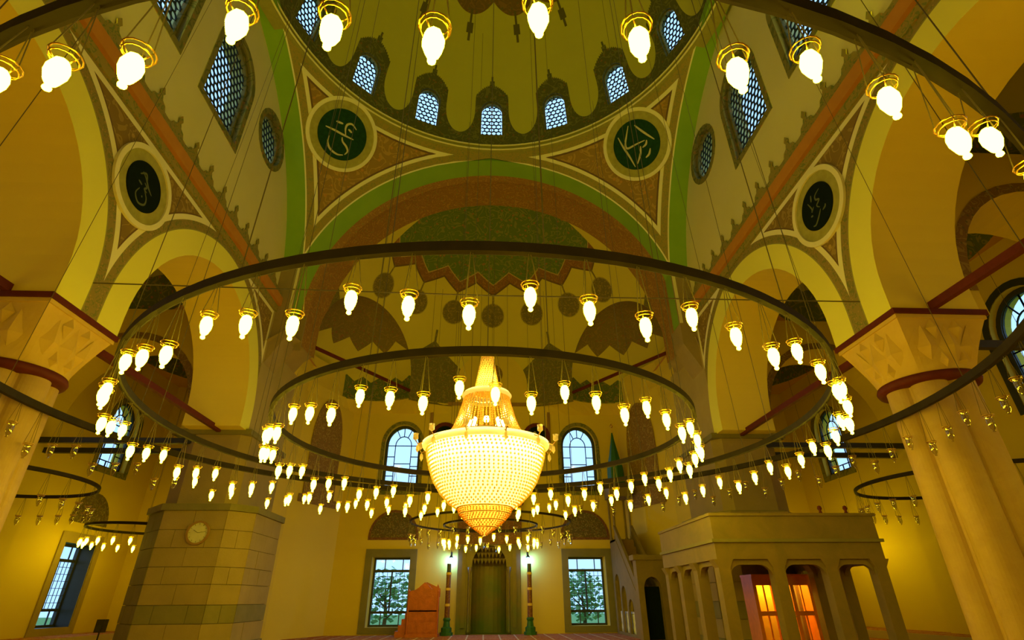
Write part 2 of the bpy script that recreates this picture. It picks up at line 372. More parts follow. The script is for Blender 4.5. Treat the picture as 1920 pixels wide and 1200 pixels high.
def inset(poly, d):                                                   # crude inset about the centroid, constant width
    cx = sum(p[0] for p in poly) / len(poly); n = len(poly); out = []
    area = sum(poly[i][0] * poly[(i + 1) % n][1] - poly[(i + 1) % n][0] * poly[i][1] for i in range(n)); sg = 1 if area > 0 else -1
    for i in range(n):
        a, b, c = Vector(poly[i - 1]), Vector(poly[i]), Vector(poly[(i + 1) % n])
        e1, e2 = b - a, c - b
        if e1.length < 1e-6: e1 = e2
        if e2.length < 1e-6: e2 = e1
        e1.normalize(); e2.normalize()
        n1, n2 = Vector((-e1.y, e1.x)) * sg, Vector((-e2.y, e2.x)) * sg
        m = n1 + n2
        if m.length < 1e-6: m = n1
        m.normalize(); k = d / max(0.35, m.dot(n1)); out.append((b.x + m.x * k, b.y + m.y * k))
    return out
def wall_x(X, s): return lambda u, v, d: (X + s * d, u, v)            # wall plane x = X, depth grows with s
def wall_y(Y, s): return lambda u, v, d: (u, Y + s * d, v)

# ------------------------------------------------------------------ windows
WN = [0]
def win_empty(label, loc=(0, 0, 0), rz=0.0):
    WN[0] += 1; return struct(empty('window_%d' % WN[0], loc, rz), label, 'window')
def hex_window(root, outline, f, depth, cell, fw=0.13, shared=None):  # honeycomb plaster lattice with round lights
    inn = inset(outline, fw); mb = MB(); mb.ring2(outline, inn, f, depth - 0.10); mb.strip(inn, f, depth - 0.10, depth + 0.06); mb.strip(outline, f, depth - 0.10, depth + 0.06)
    mb.build('frame', 'reveal', root)
    xs = [p[0] for p in inn]; zs = [p[1] for p in inn]; la = MB(); R = cell / sqrt(3); row = 0; z = min(zs) + cell * 0.45
    nh = 12; ri = cell * 0.43
    while z < max(zs):
        x = (min(xs) + max(xs)) / 2 - cell * 12 + (cell / 2 if row % 2 else 0)
        while x < max(xs):
            x += cell
            if inside((x, z), inn):
                hx = []
                for k in range(nh):
                    a = 2 * pi * k / nh + pi / 6; sa = (a - pi / 6) % (pi / 3); rr = R * cos(pi / 6) / cos(sa - pi / 6)
                    hx.append((x + rr * 1.01 * cos(a + 0), z + rr * 1.01 * sin(a + 0)))
                ci = [(x + ri * cos(2 * pi * k / nh + pi / 6), z + ri * sin(2 * pi * k / nh + pi / 6)) for k in range(nh)]
                la.ring2(hx, ci, f, depth); la.strip(ci, f, depth, depth + 0.05)
        z += R * 1.5; row += 1
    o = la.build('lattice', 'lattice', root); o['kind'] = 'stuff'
    pn = MB(); pn.prism(inn, f, depth + 0.05, depth + 0.06); pn.build('pane', 'pane', root)
def leaded_window(root, c, w, z0, zs, f, depth, fw=0.16, rise=None):  # arched window, every pane its own piece
    out = arch2(c, w, z0, zs, 16, rise); inn = inset(out, fw)
    fr = MB(); fr.ring2(out, inn, f, depth - 0.08); fr.strip(inn, f, depth - 0.08, depth + 0.08); fr.strip(out, f, depth - 0.08, depth + 0.08)
    fr.build('frame', 'frame', root)
    wi = w - fw; b = z0 + fw; H = zs - b; ro = wi; ra = (rise or w) - fw; ri = wi * 0.52; ria = ra * 0.52; panes = []
    xs = (-ri, ri)
    cuts_c = [b + 0.13 * H, b + 0.58 * H, zs]; cuts_s = [b + 0.13 * H, b + 0.30 * H, b + 0.52 * H, b + 0.74 * H, zs]
    p = [c - wi, c - ri, c, c + ri, c + wi]
    for k in range(4): panes.append([(p[k], b), (p[k + 1], b), (p[k + 1], cuts_c[0]), (p[k], cuts_c[0])])
    for k in range(2): panes.append([(c - ri, cuts_c[k]), (c + ri, cuts_c[k]), (c + ri, cuts_c[k + 1]), (c - ri, cuts_c[k + 1])])
    for s in (-1, 1):
        for k in range(4):
            wk = ri * (0.8 if k % 2 else 1.0); a0, a1 = (c + s * ri, c + s * wi)
            panes.append([(a0, cuts_s[k]), (a1, cuts_s[k]), (a1, cuts_s[k + 1]), (a0, cuts_s[k + 1])])
    arc = lambda r, rv, t0, t1, n: [(c + r * cos(t0 + (t1 - t0) * k / n), zs + rv * sin(t0 + (t1 - t0) * k / n)) for k in range(n + 1)]
    panes.append(arc(ri, ria, 0, pi, 10))
    for t0, t1 in ((0, 0.34 * pi), (0.34 * pi, 0.5 * pi), (0.5 * pi, 0.66 * pi), (0.66 * pi, pi)):
        panes.append(arc(ro, ra, t0, t1, 5) + arc(ri, ria, t1, t0, 5))
    ld = MB()
    for q in panes:
        for i in range(len(q)):
            a, e = q[i], q[(i + 1) % len(q)]; ld.bar(f(*a, depth), f(*e, depth), 0.045, 0.045, Vector(f(0, 0, 1)) - Vector(f(0, 0, 0)))
        MB().prism(q, f, depth + 0.01, depth + 0.02).build('pane', 'pane', root)
    ld.build('leading', 'frame', root)
def casement_window(root, c, w, z0, z1, f, depth):                    # tall lower window: transom lights, gridded leaves, low lights
    fr = MB(); out = rect2(c, w, z0, z1); inn = inset(out, 0.10)
    fr.ring2(out, inn, f, depth - 0.08); fr.strip(inn, f, depth - 0.08, depth + 0.08)
    up = Vector(f(0, 0, 1)) - Vector(f(0, 0, 0)); H = z1 - z0; zt = z0 + 0.80 * H; zb = z0 + 0.20 * H
    for z, t in ((zt, 0.13), (zb, 0.12)): fr.bar(f(c - w, z, depth), f(c + w, z, depth), 0.08, t, (0, 0, 1))
    fr.bar(f(c, zb, depth), f(c, zt, depth), 0.08, 0.08, up); fr.build('frame', 'frame', root)
    wi = w - 0.1
    def pn(a, b, z_0, z_1): MB().prism([(a, z_0), (b, z_0), (b, z_1), (a, z_1)], f, depth + 0.02, depth + 0.03).build('pane', 'pane', root)
    xs = [c - wi, c - wi * 0.45, c + wi * 0.6, c + wi]
    mu = MB()
    for k in range(3):
        pn(xs[k], xs[k + 1], zt + 0.06, z1 - 0.1); pn(xs[k], xs[k + 1], z0 + 0.1, zb - 0.06)
        if k: mu.bar(f(xs[k], zt, depth), f(xs[k], z1, depth), 0.05, 0.05, up); mu.bar(f(xs[k], z0, depth), f(xs[k], zb, depth), 0.05, 0.05, up)
    for s in (-1, 1):
        a, b = sorted((c + s * 0.04, c + s * wi)); pn(a, b, zb + 0.06, zt - 0.06)
    mu.build('glazing_bar', 'frame', root)
    gr = MB()
    for k in range(1, 8):
        x = c - wi + 2 * wi * k / 8
        gr.bar(f(x, zb, depth - 0.12), f(x, zt, depth - 0.12), 0.022, 0.022, up)
    for k in range(1, 7):
        z = zb + (zt - zb) * k / 7; gr.bar(f(c - wi, z, depth - 0.12), f(c + wi, z, depth - 0.12), 0.022, 0.022, (0, 0, 1))
    gr.build('iron_grille', 'frame', root)

# ------------------------------------------------------------------ setting: floor, outer walls
fl = MB(); fl.box(-19.6, 19.6, -8.4, 32.4, -0.3, 0.0); struct(fl.build('floor', 'carpet'), 'red patterned prayer carpet covering the whole floor', 'floor')
gd = MB(); gd.add([(-90, -60, -0.9), (90, -60, -0.9), (90, 120, -0.9), (-90, 120, -0.9)], [(0, 1, 2, 3)])
struct(gd.build('ground_outside', 'grass'), 'green lawn outside the windows', 'ground')
YQ = 32.2; XW = 19.5; ZA = 13.6
# qibla wall
LC, RC = -5.1, 5.75
qh = [arch2(x, 1.08, 7.3, 10.05, 16, 1.25) for x in (LC, RC)] + [rect2(x, 1.05, 0.35, 3.75) for x in (LC - 0.05, RC + 0.05)]
qh += [arch2(XO, 0.95, 0.02, 3.3, 12, 1.0)]
w = MB(); f = wall_y(YQ, 1)
outer = [(-XW, 0), (XW, 0), (XW, ZA), (3.3, ZA), (3.3, 17.2), (-2.7, 17.2), (-2.7, ZA), (-XW, ZA)]
plate(w, outer, qh, f)
for h in qh[:4]: w.strip(h, f, 0, 0.95)
w.strip(qh[4][1:], f, 0, 0.02, False)
struct(w.build('wall_qibla', 'cream'), 'cream plaster far wall holding the mihrab and the blue windows', 'wall')
for k, x in enumerate((LC, RC)):
    r = win_empty('%s arched blue leaded window %s the mihrab' % (('left', 'left of') if k == 0 else ('right', 'right of')))
    leaded_window(r, x, 1.08, 7.3, 10.05, f, 0.35, 0.14, 1.25)
    sm = MB(); o_ = inset(arch2(x, 1.08, 7.3, 10.05, 16, 1.25), -0.22); sm.ring2(o_, arch2(x, 1.08, 7.3, 10.05, 16, 1.25), f, -0.03); sm.strip(o_, f, -0.03, 0.01)
    sm.build('surround', 'reveal', r)
for k, x in enumerate((LC - 0.05, RC + 0.05)):
    r = win_empty('tall lower casement window with iron grille %s' % ('left of the mihrab behind the red pulpit chair' if k == 0 else 'right of the mihrab beside the minbar'))
    casement_window(r, x, 1.05, 0.35, 3.75, f, 0.8)
    sm = MB(); i_ = rect2(x, 1.05, 0.35, 3.75); o_ = rect2(x, 1.42, 0.05, 4.15); sm.ring2(o_, i_, f, -0.06); sm.strip(o_, f, -0.06, 0.01); sm.strip(i_, f, -0.06, 0.01)
    sm.build('stone_surround', 'stone2', r)
    ln = MB(); p = arch2(x, 1.28, 4.75, 4.8, 14, 1.3); ln.prism(p, f, -0.03, 0.01); l = ln.build('lunette_panel', 'lun', r)
    ln = MB(); o_ = inset(p, -0.13); ln.ring2(o_, p, f, -0.05); ln.strip(o_, f, -0.05, 0.01); ln.strip(p, f, -0.05, 0); ln.build('lunette_border', 'crown', r)
# rear wall, outer side walls
w = MB(); plate(w, [(-XW, 0), (XW, 0), (XW, ZA), (-XW, ZA)], [], wall_y(24 - YQ, -1)); struct(w.build('wall_rear', 'cream'), 'cream plaster wall behind the viewer', 'wall')
for s, nm in ((-1, 'left'), (1, 'right')):
    f = wall_x(s * XW, s); ups = [(28.5, 1.15), (15.9, 1.35), (4.0, 1.3)] if s > 0 else [(28.6, 1.15), (17.0, 1.3), (4.0, 1.3)]
    hs = [arch2(c, ww, 7.7, 10.3 if ww > 1.2 else 10.0, 16, ww * 1.1) for c, ww in ups]; lows = [28.4] if s < 0 else []
    hl = [rect2(c, 1.1, 0.6, 4.1) for c in lows]
    w = MB(); plate(w, [(24 - YQ, 0), (YQ, 0), (YQ, ZA), (24 - YQ, ZA)], hs + hl, f)
    for h in hs: w.strip(h, f, 0, 0.9)
    struct(w.build('wall_%s_aisle' % nm, 'cream'), 'cream plaster outer wall of the %s aisle' % nm, 'wall')
    for k, (c, ww) in enumerate(ups[:2]):
        if s < 0 and k == 1: continue
        r = win_empty('arched leaded window high in the %s aisle wall, %s' % (nm, 'at the far end' if k == 0 else 'dark framed beside the big column'))
        leaded_window(r, c, ww, 7.7, 10.3 if ww > 1.2 else 10.0, f, 0.35, 0.2 if k else 0.14, ww * 1.1)
        h = hs[k]; sm = MB(); o_ = inset(h, -0.28); sm.ring2(o_, h, f, -0.04); sm.strip(o_, f, -0.04, 0.01); sm.build('surround', 'frame' if k else 'reveal', r)
    for k, c in enumerate(hl):
        if k: continue
        r = win_empty('tall lower window of the %s aisle %s' % (nm, 'with blue daylight' if s < 0 else 'behind the marble platform'))
        casement_window(r, lows[k], 1.1, 0.6, 4.1, f, 0.75)
        rv = MB(); rv.strip(c, f, 0, 0.9); rv.build('reveal', 'frame', r)
        sm = MB(); o_ = rect2(lows[k], 1.45, 0.3, 4.55); sm.ring2(o_, c, f, -0.06); sm.strip(o_, f, -0.06, 0.01); sm.build('stone_surround', 'stone', r)
        ln = MB(); p = arch2(lows[k], 1.35, 5.0, 5.05, 14, 1.4); ln.prism(p, f, -0.03, 0.01); ln.build('lunette_panel', 'lun', r)
    # low wooden dais along the outer wall
    d = MB(); d.box(*sorted((s * 17.6, s * XW)), 14.0, YQ, 0, 0.3); struct(d.build('floor_dais_%s' % nm, 'carpet'), 'low carpeted dais along the %s aisle wall' % nm, 'dais')

# ------------------------------------------------------------------ aisles: vaulted ceilings, transverse arches
for s, nm in ((-1, 'left'), (1, 'right')):
    bays = [(-8.2, 2.0), (2.0, 12.0), (12.0, 22.6), (22.6, 32.2)]
    cl = MB(); vt = MB(); xi, xo = 12.3, XW; cx = (xi + xo) / 2; rx = (xo - xi) / 2 - 0.1
    for y0, y1 in bays:
        cy, ry = (y0 + y1) / 2, (y1 - y0) / 2 - 0.35; n = 32
        el_ = [(cx + rx * cos(2 * pi * k / n), cy + ry * sin(2 * pi * k / n)) for k in range(n)]
        x_in = xi if y0 < 22 else 10.0
        plate(cl, [(x_in - 0.1, y0), (xo + 0.1, y0), (xo + 0.1, y1), (x_in - 0.1, y1)], [el_], lambda u, v, d: (s * u, v, ZA))
        vs = []; R_ = 10
        for j in range(R_):
            t = pi / 2 * j / R_
            vs += [(s * (cx + rx * cos(t) * cos(2 * pi * k / n)), cy + ry * cos(t) * sin(2 * pi * k / n), ZA + 3.4 * sin(t)) for k in range(n)]
        vs.append((s * cx, cy, ZA + 3.4))
        vt.add(vs, [(j * n + k, j * n + (k + 1) % n, (j + 1) * n + (k + 1) % n, (j + 1) * n + k) for j in range(R_ - 1) for k in range(n)] + [((R_ - 1) * n + k, (R_ - 1) * n + (k + 1) % n, R_ * n) for k in range(n)])
    c_ = struct(cl.build('ceiling_%s_aisle' % nm, 'spandrel'), 'rust painted flat margins of the %s aisle ceiling' % nm, 'ceiling')
    vt.build('vault', 'vault', c_, True)
    for k, (yc, th, bm) in enumerate(((12.0, 2.0, 1), (22.9, 1.9, 1), (2.0, 2.0, 0))):
        w = MB(); a = arch2(cx, 3.2, 7.0, 8.6, 20, 3.5); f = wall_y(yc - th / 2, 1)
        pa = [(xi - 0.2, 7.9), (xi + 0.4, 7.9)] + a[2:][::-1] + [(xo - 0.4, 7.9), (xo, 7.9), (xo, ZA), (xi - 0.2, ZA)]
        g_ = lambda D: (lambda u, v, d: (s * u, yc - th / 2 + D + d, v))
        plate(w, pa, [], g_(0)); plate(w, pa, [], g_(th)); w.strip(pa[1:-3], g_(0), 0, th, False)
        o = struct(w.build('transverse_arch_%s_%d' % (nm, k + 1), 'cream'), 'cream transverse arch crossing the %s aisle, %s' % (nm, ('from the column', 'from the far pier', 'nearest the viewer')[k]), 'arch')
        rb = MB(); rim = [(u, v) for u, v in a[2:]]; rim2 = [(cx + (u - cx) * 1.09, 8.6 + (v - 8.6) * 1.09) for u, v in rim]
        n = len(rim); rb.add([g_(-0.02)(u, v, 0) for u, v in rim + rim2], [(i, i + 1, n + i + 1, n + i) for i in range(n - 1)]); rb.build('painted_band', 'arab', o)
        jb = MB(); jb.box(*sorted((s * (xo - 0.45), s * xo)), yc - th / 2, yc + th / 2, 0, 8.0); jb.build('respond_pier', 'cream', o)
        if bm:
            for j, dy in enumerate((-0.62, 0.62) if k else (0.0,)):
                b = MB(); b.box(*sorted((s * (xi - 0.05), s * xo)), yc + dy - 0.09, yc + dy + 0.09, 7.42 - 0.12 * j, 7.64 - 0.12 * j)
                tag(b.build('tie_beam', 'black'), 'black tie beam crossing the %s aisle, %s' % (nm, 'from the big column' if not k else ('nearer' if j == 0 else 'farther') + ' of the pair at the far pier'), 'beam', 'aisle tie beams')

# ------------------------------------------------------------------ nave side walls: arcade, cornice, tympanum
n = 28
def arch_pts(c, n=n): return [(c - ARC_O * cos(pi * k / n), ARC_Z + ARC_O * sin(pi * k / n)) for k in range(n + 1)]
for s, nm in ((-1, 'left'), (1, 'right')):
    w = MB(); a1, a2 = arch_pts(YC - ARC_C), arch_pts(YC + ARC_C)
    path = [(-2.0, 7.9), (YC - ARC_C - ARC_O, 7.9)] + a1 + [(YC - ARC_C + ARC_O, 7.9), (YC + ARC_C - ARC_O, 7.9)] + a2 + [(YC + ARC_C + ARC_O, 7.9), (26.2, 7.9)]
    outer = path + [(26.2, 14.1), (-2.0, 14.1)]
    plate(w, outer, [], wall_x(s * 10.0, s)); wl = struct(w.build('wall_%s' % nm, 'arcade'), 'painted arcade wall on the %s of the nave with two arches' % nm, 'wall')
    w = MB(); w.strip(path, wall_x(s * 10.0, s), 0, 2.3, False); w.build('arch_soffit', 'soffit', wl)
    w = MB(); plate(w, outer, [], wall_x(s * 12.3, s)); w.build('aisle_face', 'cream', wl)
    w = MB(); w.strip([(-2, 0), (-2, 14.1)], wall_x(s * 10.0, s), 0, 2.3, False); w.build('end_face', 'cream', wl)
    # cornice: orange roll between two ornament strips, crest teeth above
    co = struct(empty('trim_%d' % (1 if s < 0 else 2)), 'orange painted cornice with crest along the %s arcade' % nm, 'cornice')
    b = MB(); b.box(*sorted((s * 9.94, s * 10.2)), -2, 22.0, 13.62, 13.92); b.build('lower_strip', 'cornice', co)
    b = MB(); b.box(*sorted((s * 9.80, s * 10.2)), -2, 22.0, 13.92, 14.36); b.build('orange_band', 'cornice_orange', co)
    b = MB(); b.box(*sorted((s * 9.92, s * 10.2)), -2, 22.0, 14.36, 14.62); b.build('upper_strip', 'cornice', co)
    cm = MB(); q = [(-0.56, 0), (0.56, 0), (0.56, 0.3), (0.36, 0.32), (0.28, 0.45), (0.12, 0.5), (0.05, 0.62), (0.11, 0.72), (0, 0.86), (-0.11, 0.72), (-0.05, 0.62), (-0.12, 0.5), (-0.28, 0.45), (-0.36, 0.32), (-0.56, 0.3)]
    cm.prism(q, lambda u, v, d: (s * d, u, v), 0.0, 0.03)
    me = None
    for k in range(18):
        y = 2.6 + k * 1.1
        if me is None:
            t_ = cm.build('crest_leaf', 'cornice', co); me = t_.data
        else: t_ = link('crest_leaf', me, co)
        t_.location = (s * 10.13, y, 14.6); t_.scale = (1, 1, 1.25)
    # tympanum with windows
    TX = 10.2; R_ = sqrt(RP * RP - PX * PX); f = wall_x(s * TX, s)
    hd = [(YC + (R_ + 0.05) * cos(pi * k / 48), 14.0 + (R_ + 0.05) * sin(pi * k / 48)) for k in range(49)]
    ws = [arch2(YC + o, 1.3, 17.6, 20.4, 16) for o in (-2.1, 2.2)]; cs = [circ2(YC + o, 20.5, 1.15) for o in (-6.0, 6.0)]
    w = MB(); plate(w, hd, ws + cs, f)
    for h in ws + cs: w.strip(h, f, 0.24, 0.9)
    ty = struct(w.build('wall_%s_tympanum' % nm, 'pale'), 'pale plaster wall with lattice windows under the %s arch of the dome' % nm, 'wall')
    for k, h in enumerate(ws + cs):
        r = win_empty(('arched' if k < 2 else 'round') + ' honeycomb lattice window in the %s pale wall, %s one' % (nm, 'nearer' if k in (0, 2) else 'farther'))
        hex_window(r, h, f, 0.30, 0.30, 0.10)
        sm = MB(); o_ = inset(h, -0.26); sm.ring2(o_, h, f, -0.025); sm.strip(o_, f, -0.025, 0.01); sm.strip(h, f, -0.025, 0.24); sm.build('painted_surround', 'reveal', r)
    # green soffit of the side arch
    a = MB(); arc = [(YC + R_ * cos(pi * k / 48), 14.0 + R_ * sin(pi * k / 48)) for k in range(49)]; a.strip(arc, wall_x(s * PX, s), 0, TX - PX, False)
    a.add([(s * (PX + 0.02), u_, v_ + dz) for dz in (0, 0.5) for u_, v_ in arc], [(k, k + 1, 50 + k, 49 + k) for k in range(48)])
    struct(a.build('arch_soffit_%s' % nm, 'green', None, True), 'green painted soffit of the %s arch under the dome' % nm, 'arch')
    # apse side wall with canted corner
    for yy_, lab in ((1, 'far'), (-1, 'rear')):
        fy = (lambda y: y) if yy_ > 0 else (lambda y: 24 - y)
        b = MB(); pts = [(s * 10.02, fy(22.2)), (s * 10.02, fy(28.4)), (s * 8.3, fy(YQ))]
        for i in range(2):
            p_, q_ = pts[i], pts[i + 1]; b.add([(*p_, 0), (*q_, 0), (*q_, 14.2), (*p_, 14.2)], [(0, 1, 2, 3)])
        o = struct(b.build('wall_%s_%s' % (nm, lab), 'cream'), 'cream side wall of the %s bay on the %s with a canted corner' % (lab, nm), 'wall')
        if yy_ > 0:
            P0, P1 = Vector((s * 10.0, 28.4, 0)), Vector((s * 8.3, YQ, 0)); dr = (P1 - P0).normalized(); nr = Vector((-s, 0, 0)); nr = (nr - dr * nr.dot(dr)).normalized(); L = (P1 - P0).length
            ff = lambda u, v, d: tuple(P0 + dr * u + nr * (0.02 + d) + Vector((0, 0, v)))
            pa = MB(); pa.prism(arch2(L * 0.5, 1.25, 6.6, 9.6, 14, 2.6), ff, 0, 0.03); pa.build('painted_panel', 'arab', o)
            pa = MB(); pa.prism(rect2(L * 0.5, 1.5, 6.2, 6.6), ff, 0, 0.05); pa.build('panel_sill', 'arab', o)

# ------------------------------------------------------------------ pendentives, drum cornice, dome
def pend(sx, sy):
    mb = MB(); N = 26; vs = []; idx = {}
    zb = 14 + sqrt(RP * RP - PX * PX - PY * PY)
    a_lo = lambda z: None
    for j in range(N + 1):
        z = zb + (ZR - zb) * j / N; r = sqrt(RP * RP - (z - 14) ** 2)
        t0 = math.acos(min(1, PX / r)); t1 = math.asin(min(1, PY / r))
        if t1 < t0: t0 = t1 = (t0 + t1) / 2
        for i in range(N + 1):
            t = t0 + (t1 - t0) * i / N; vs.append((sx * r * cos(t), YC + sy * r * sin(t), z))
    fs = [(j * (N + 1) + i, j * (N + 1) + i + 1, (j + 1) * (N + 1) + i + 1, (j + 1) * (N + 1) + i) for j in range(N) for i in range(N)]
    return mb.add(vs, fs)
for sx, a in ((-1, 'left'), (1, 'right')):
    for sy, b in ((1, 'far'), (-1, 'near')):
        o = struct(pend(sx, sy).build('pendentive_%s_%s' % (b, a), 'pend', None, True), 'brown painted pendentive at the %s %s corner under the dome' % (b, a), 'vault')
        # corner pier below the pendentive's foot
        zb = 14 + sqrt(RP * RP - PX * PX - PY * PY) + 0.15; y0, y1 = YC + sy * PY, YC + sy * (PY + 1.3)
        q = MB(); q.box(*sorted((sx * PX, sx * 10.3)), *sorted((y0, y1)), 12.3, zb + 0.4)
        x0, x1 = sx * PX, sx * 10.05
        q.add([(x0, y0, 12.3), (x0, y1, 12.3), (x1, y1, 10.9), (x1, y0, 10.9), (x1, y0, 12.3), (x1, y1, 12.3)], [(0, 1, 2, 3), (0, 3, 4), (1, 5, 2)]); q.box(*sorted((sx * 10.3, XO * 1.02 + sx * RS if sx < 0 else 9.28)), *sorted((y1 - sy * 0.1, y1)), 12.2, zb + 0.3); q.build('corner_pier', 'stone', o)
        q = MB(); q.box(*sorted((sx * (PX - 0.015), sx * PX)), *sorted((y0 + sy * 0.12, y1)), 13.4, zb + 0.3); q.build('green_jamb', 'green', o)
        q = MB(); q.box(*sorted((sx * PX, sx * (PX + 0.16))), *sorted((y0 - sy * 0.015, y0)), 13.4, zb + 0.1); q.build('pale_jamb_strip', 'white', o)
dr = MB(); dr.lathe([(10.1, ZR - 0.12), (9.62, ZR - 0.10), (9.55, ZR + 0.02), (9.66, ZR + 0.10), (9.66, ZR + 0.26), (9.55, ZR + 0.30), (9.60, ZR + 0.36), (10.2, ZR + 0.4)], 96, (0, YC, 0), cap=False)
dd = struct(dr.build('trim_3', 'olive', None, True), 'olive and cream ring cornice at the foot of the dome', 'cornice')
for r_, z_, w_ in ((9.54, ZR + 0.02, 0.05), (9.54, ZR + 0.33, 0.05)):
    q = MB(); q.tube([(r_ * cos(2 * pi * k / 96), YC + r_ * sin(2 * pi * k / 96), z_) for k in range(96)], w_, 6, True); q.build('pale_moulding', 'white', dd, True)
# dome with 16 windows: (u = azimuth deg, v = elevation deg)
def dmap(u, v, d): R_ = RDm + d; return (R_ * cos(RD(v)) * sin(RD(u)), R_ * cos(RD(v)) * cos(RD(u)), R_ * sin(RD(v)))
def wout(c): return arch2(c, 3.9, 5.0, 15.0, 12, 3.9)
dm = MB()
for k in range(16):
    c = k * 22.5; fz = lambda u, v, d: tuple(Vector(dmap(u, v, d)) + Vector((0, YC, ZD)))
    plate(dm, [(c - 11.25, 0), (c + 11.25, 0), (c + 11.25, 28), (c - 11.25, 28)], [wout(c)], fz, 2.8125)
    dm.strip(wout(c), fz, 0, 0.6)
vs = []; NZ = 16
for j in range(NZ):
    el = 28 + 62 * j / NZ; vs += [fz(u_ * 2.8125, el, 0) for u_ in range(128)]
vs.append(fz(0, 90, 0))
dm.add(vs, [(j * 128 + k, j * 128 + (k + 1) % 128, (j + 1) * 128 + (k + 1) % 128, (j + 1) * 128 + k) for j in range(NZ - 1) for k in range(128)] + [((NZ - 1) * 128 + k, (NZ - 1) * 128 + (k + 1) % 128, NZ * 128) for k in range(128)])
struct(dm.build('ceiling_dome', 'dome'), 'great central dome painted olive with a dark crest around its windows', 'dome')
def dlin(u, v, d):                                                    # metres at the window, bent onto the dome
    return dmap(degrees(u / (RDm * cos(RD(11)))), degrees(v / RDm), d)
w0 = win_empty('central dome window on the axis with round blue panes', (0, YC, ZD))
hex_window(w0, [(RD(p) * RDm * cos(RD(11)), RD(q) * RDm) for p, q in wout(0)], dlin, 0.30, 0.262, 0.05)
_pos = {0: '', 1: 'first right of the axis', 2: 'second right of the axis', 3: 'third right of the axis', 15: 'first left of the axis', 14: 'second left of the axis', 13: 'third left of the axis'}
for k in range(1, 16):
    WN[0] += 1; c = copy_tree(w0); c.name = 'window_%d' % WN[0]; c.rotation_euler = (0, 0, -RD(22.5 * k))
    c['label'] = 'dome window with round blue panes, ' + _pos.get(k, 'above the viewer')
    if k not in _pos: c['group'] = 'dome windows above the viewer'

# ------------------------------------------------------------------ half domes (far one with exedrae)
import bmesh
AZE, DE, YL = 56.5, 8.55, YQ
def half_dome(far):
    mb = MB(); NA, NE = 96, 40; vs = []; N = 0
    rows = [('c', z) for z in (12.5, 13.0, 13.5)] + [('s', 90.0 * j / NE) for j in range(NE)]
    for kind, q in rows:
        for i in range(NA + 1):
            a = RD(-90 + 180 * i / NA); el = 0 if kind == 'c' else RD(q); z = q if kind == 'c' else ZS + RS * sin(el)
            vs.append((XO + RS * cos(el) * sin(a), YS + RS * cos(el) * cos(a), z))
    vs.append((XO, YS, ZS + RS)); W_ = NA + 1; R_ = len(rows)
    fs = [(j * W_ + i, j * W_ + i + 1, (j + 1) * W_ + i + 1, (j + 1) * W_ + i) for j in range(R_ - 1) for i in range(NA)] + [((R_ - 1) * W_ + i, (R_ - 1) * W_ + i + 1, R_ * W_) for i in range(NA)]
    mb.add(vs, fs); bm = bmesh.new(); vv = [bm.verts.new(p) for p in mb.v]
    for q in mb.f: bm.faces.new([vv[i] for i in q])
    cuts = [((XO, YQ, 0), (0, 1, 0))]
    if far: cuts += [((XO + s * DE * sin(RD(AZE)), YS + DE * cos(RD(AZE)), 0), (s * sin(RD(AZE)), cos(RD(AZE)), 0)) for s in (-1, 1)]
    for co_, no in cuts: bmesh.ops.bisect_plane(bm, geom=bm.verts[:] + bm.edges[:] + bm.faces[:], dist=1e-5, plane_co=co_, plane_no=no, clear_outer=True)
    if not far:
        for v_ in bm.verts: v_.co.y = 24 - v_.co.y
    me = bpy.data.meshes.new('half_dome'); bm.to_mesh(me); bm.free(); me.materials.append(M['semi']); me.polygons.foreach_set('use_smooth', [True] * len(me.polygons))
    return me
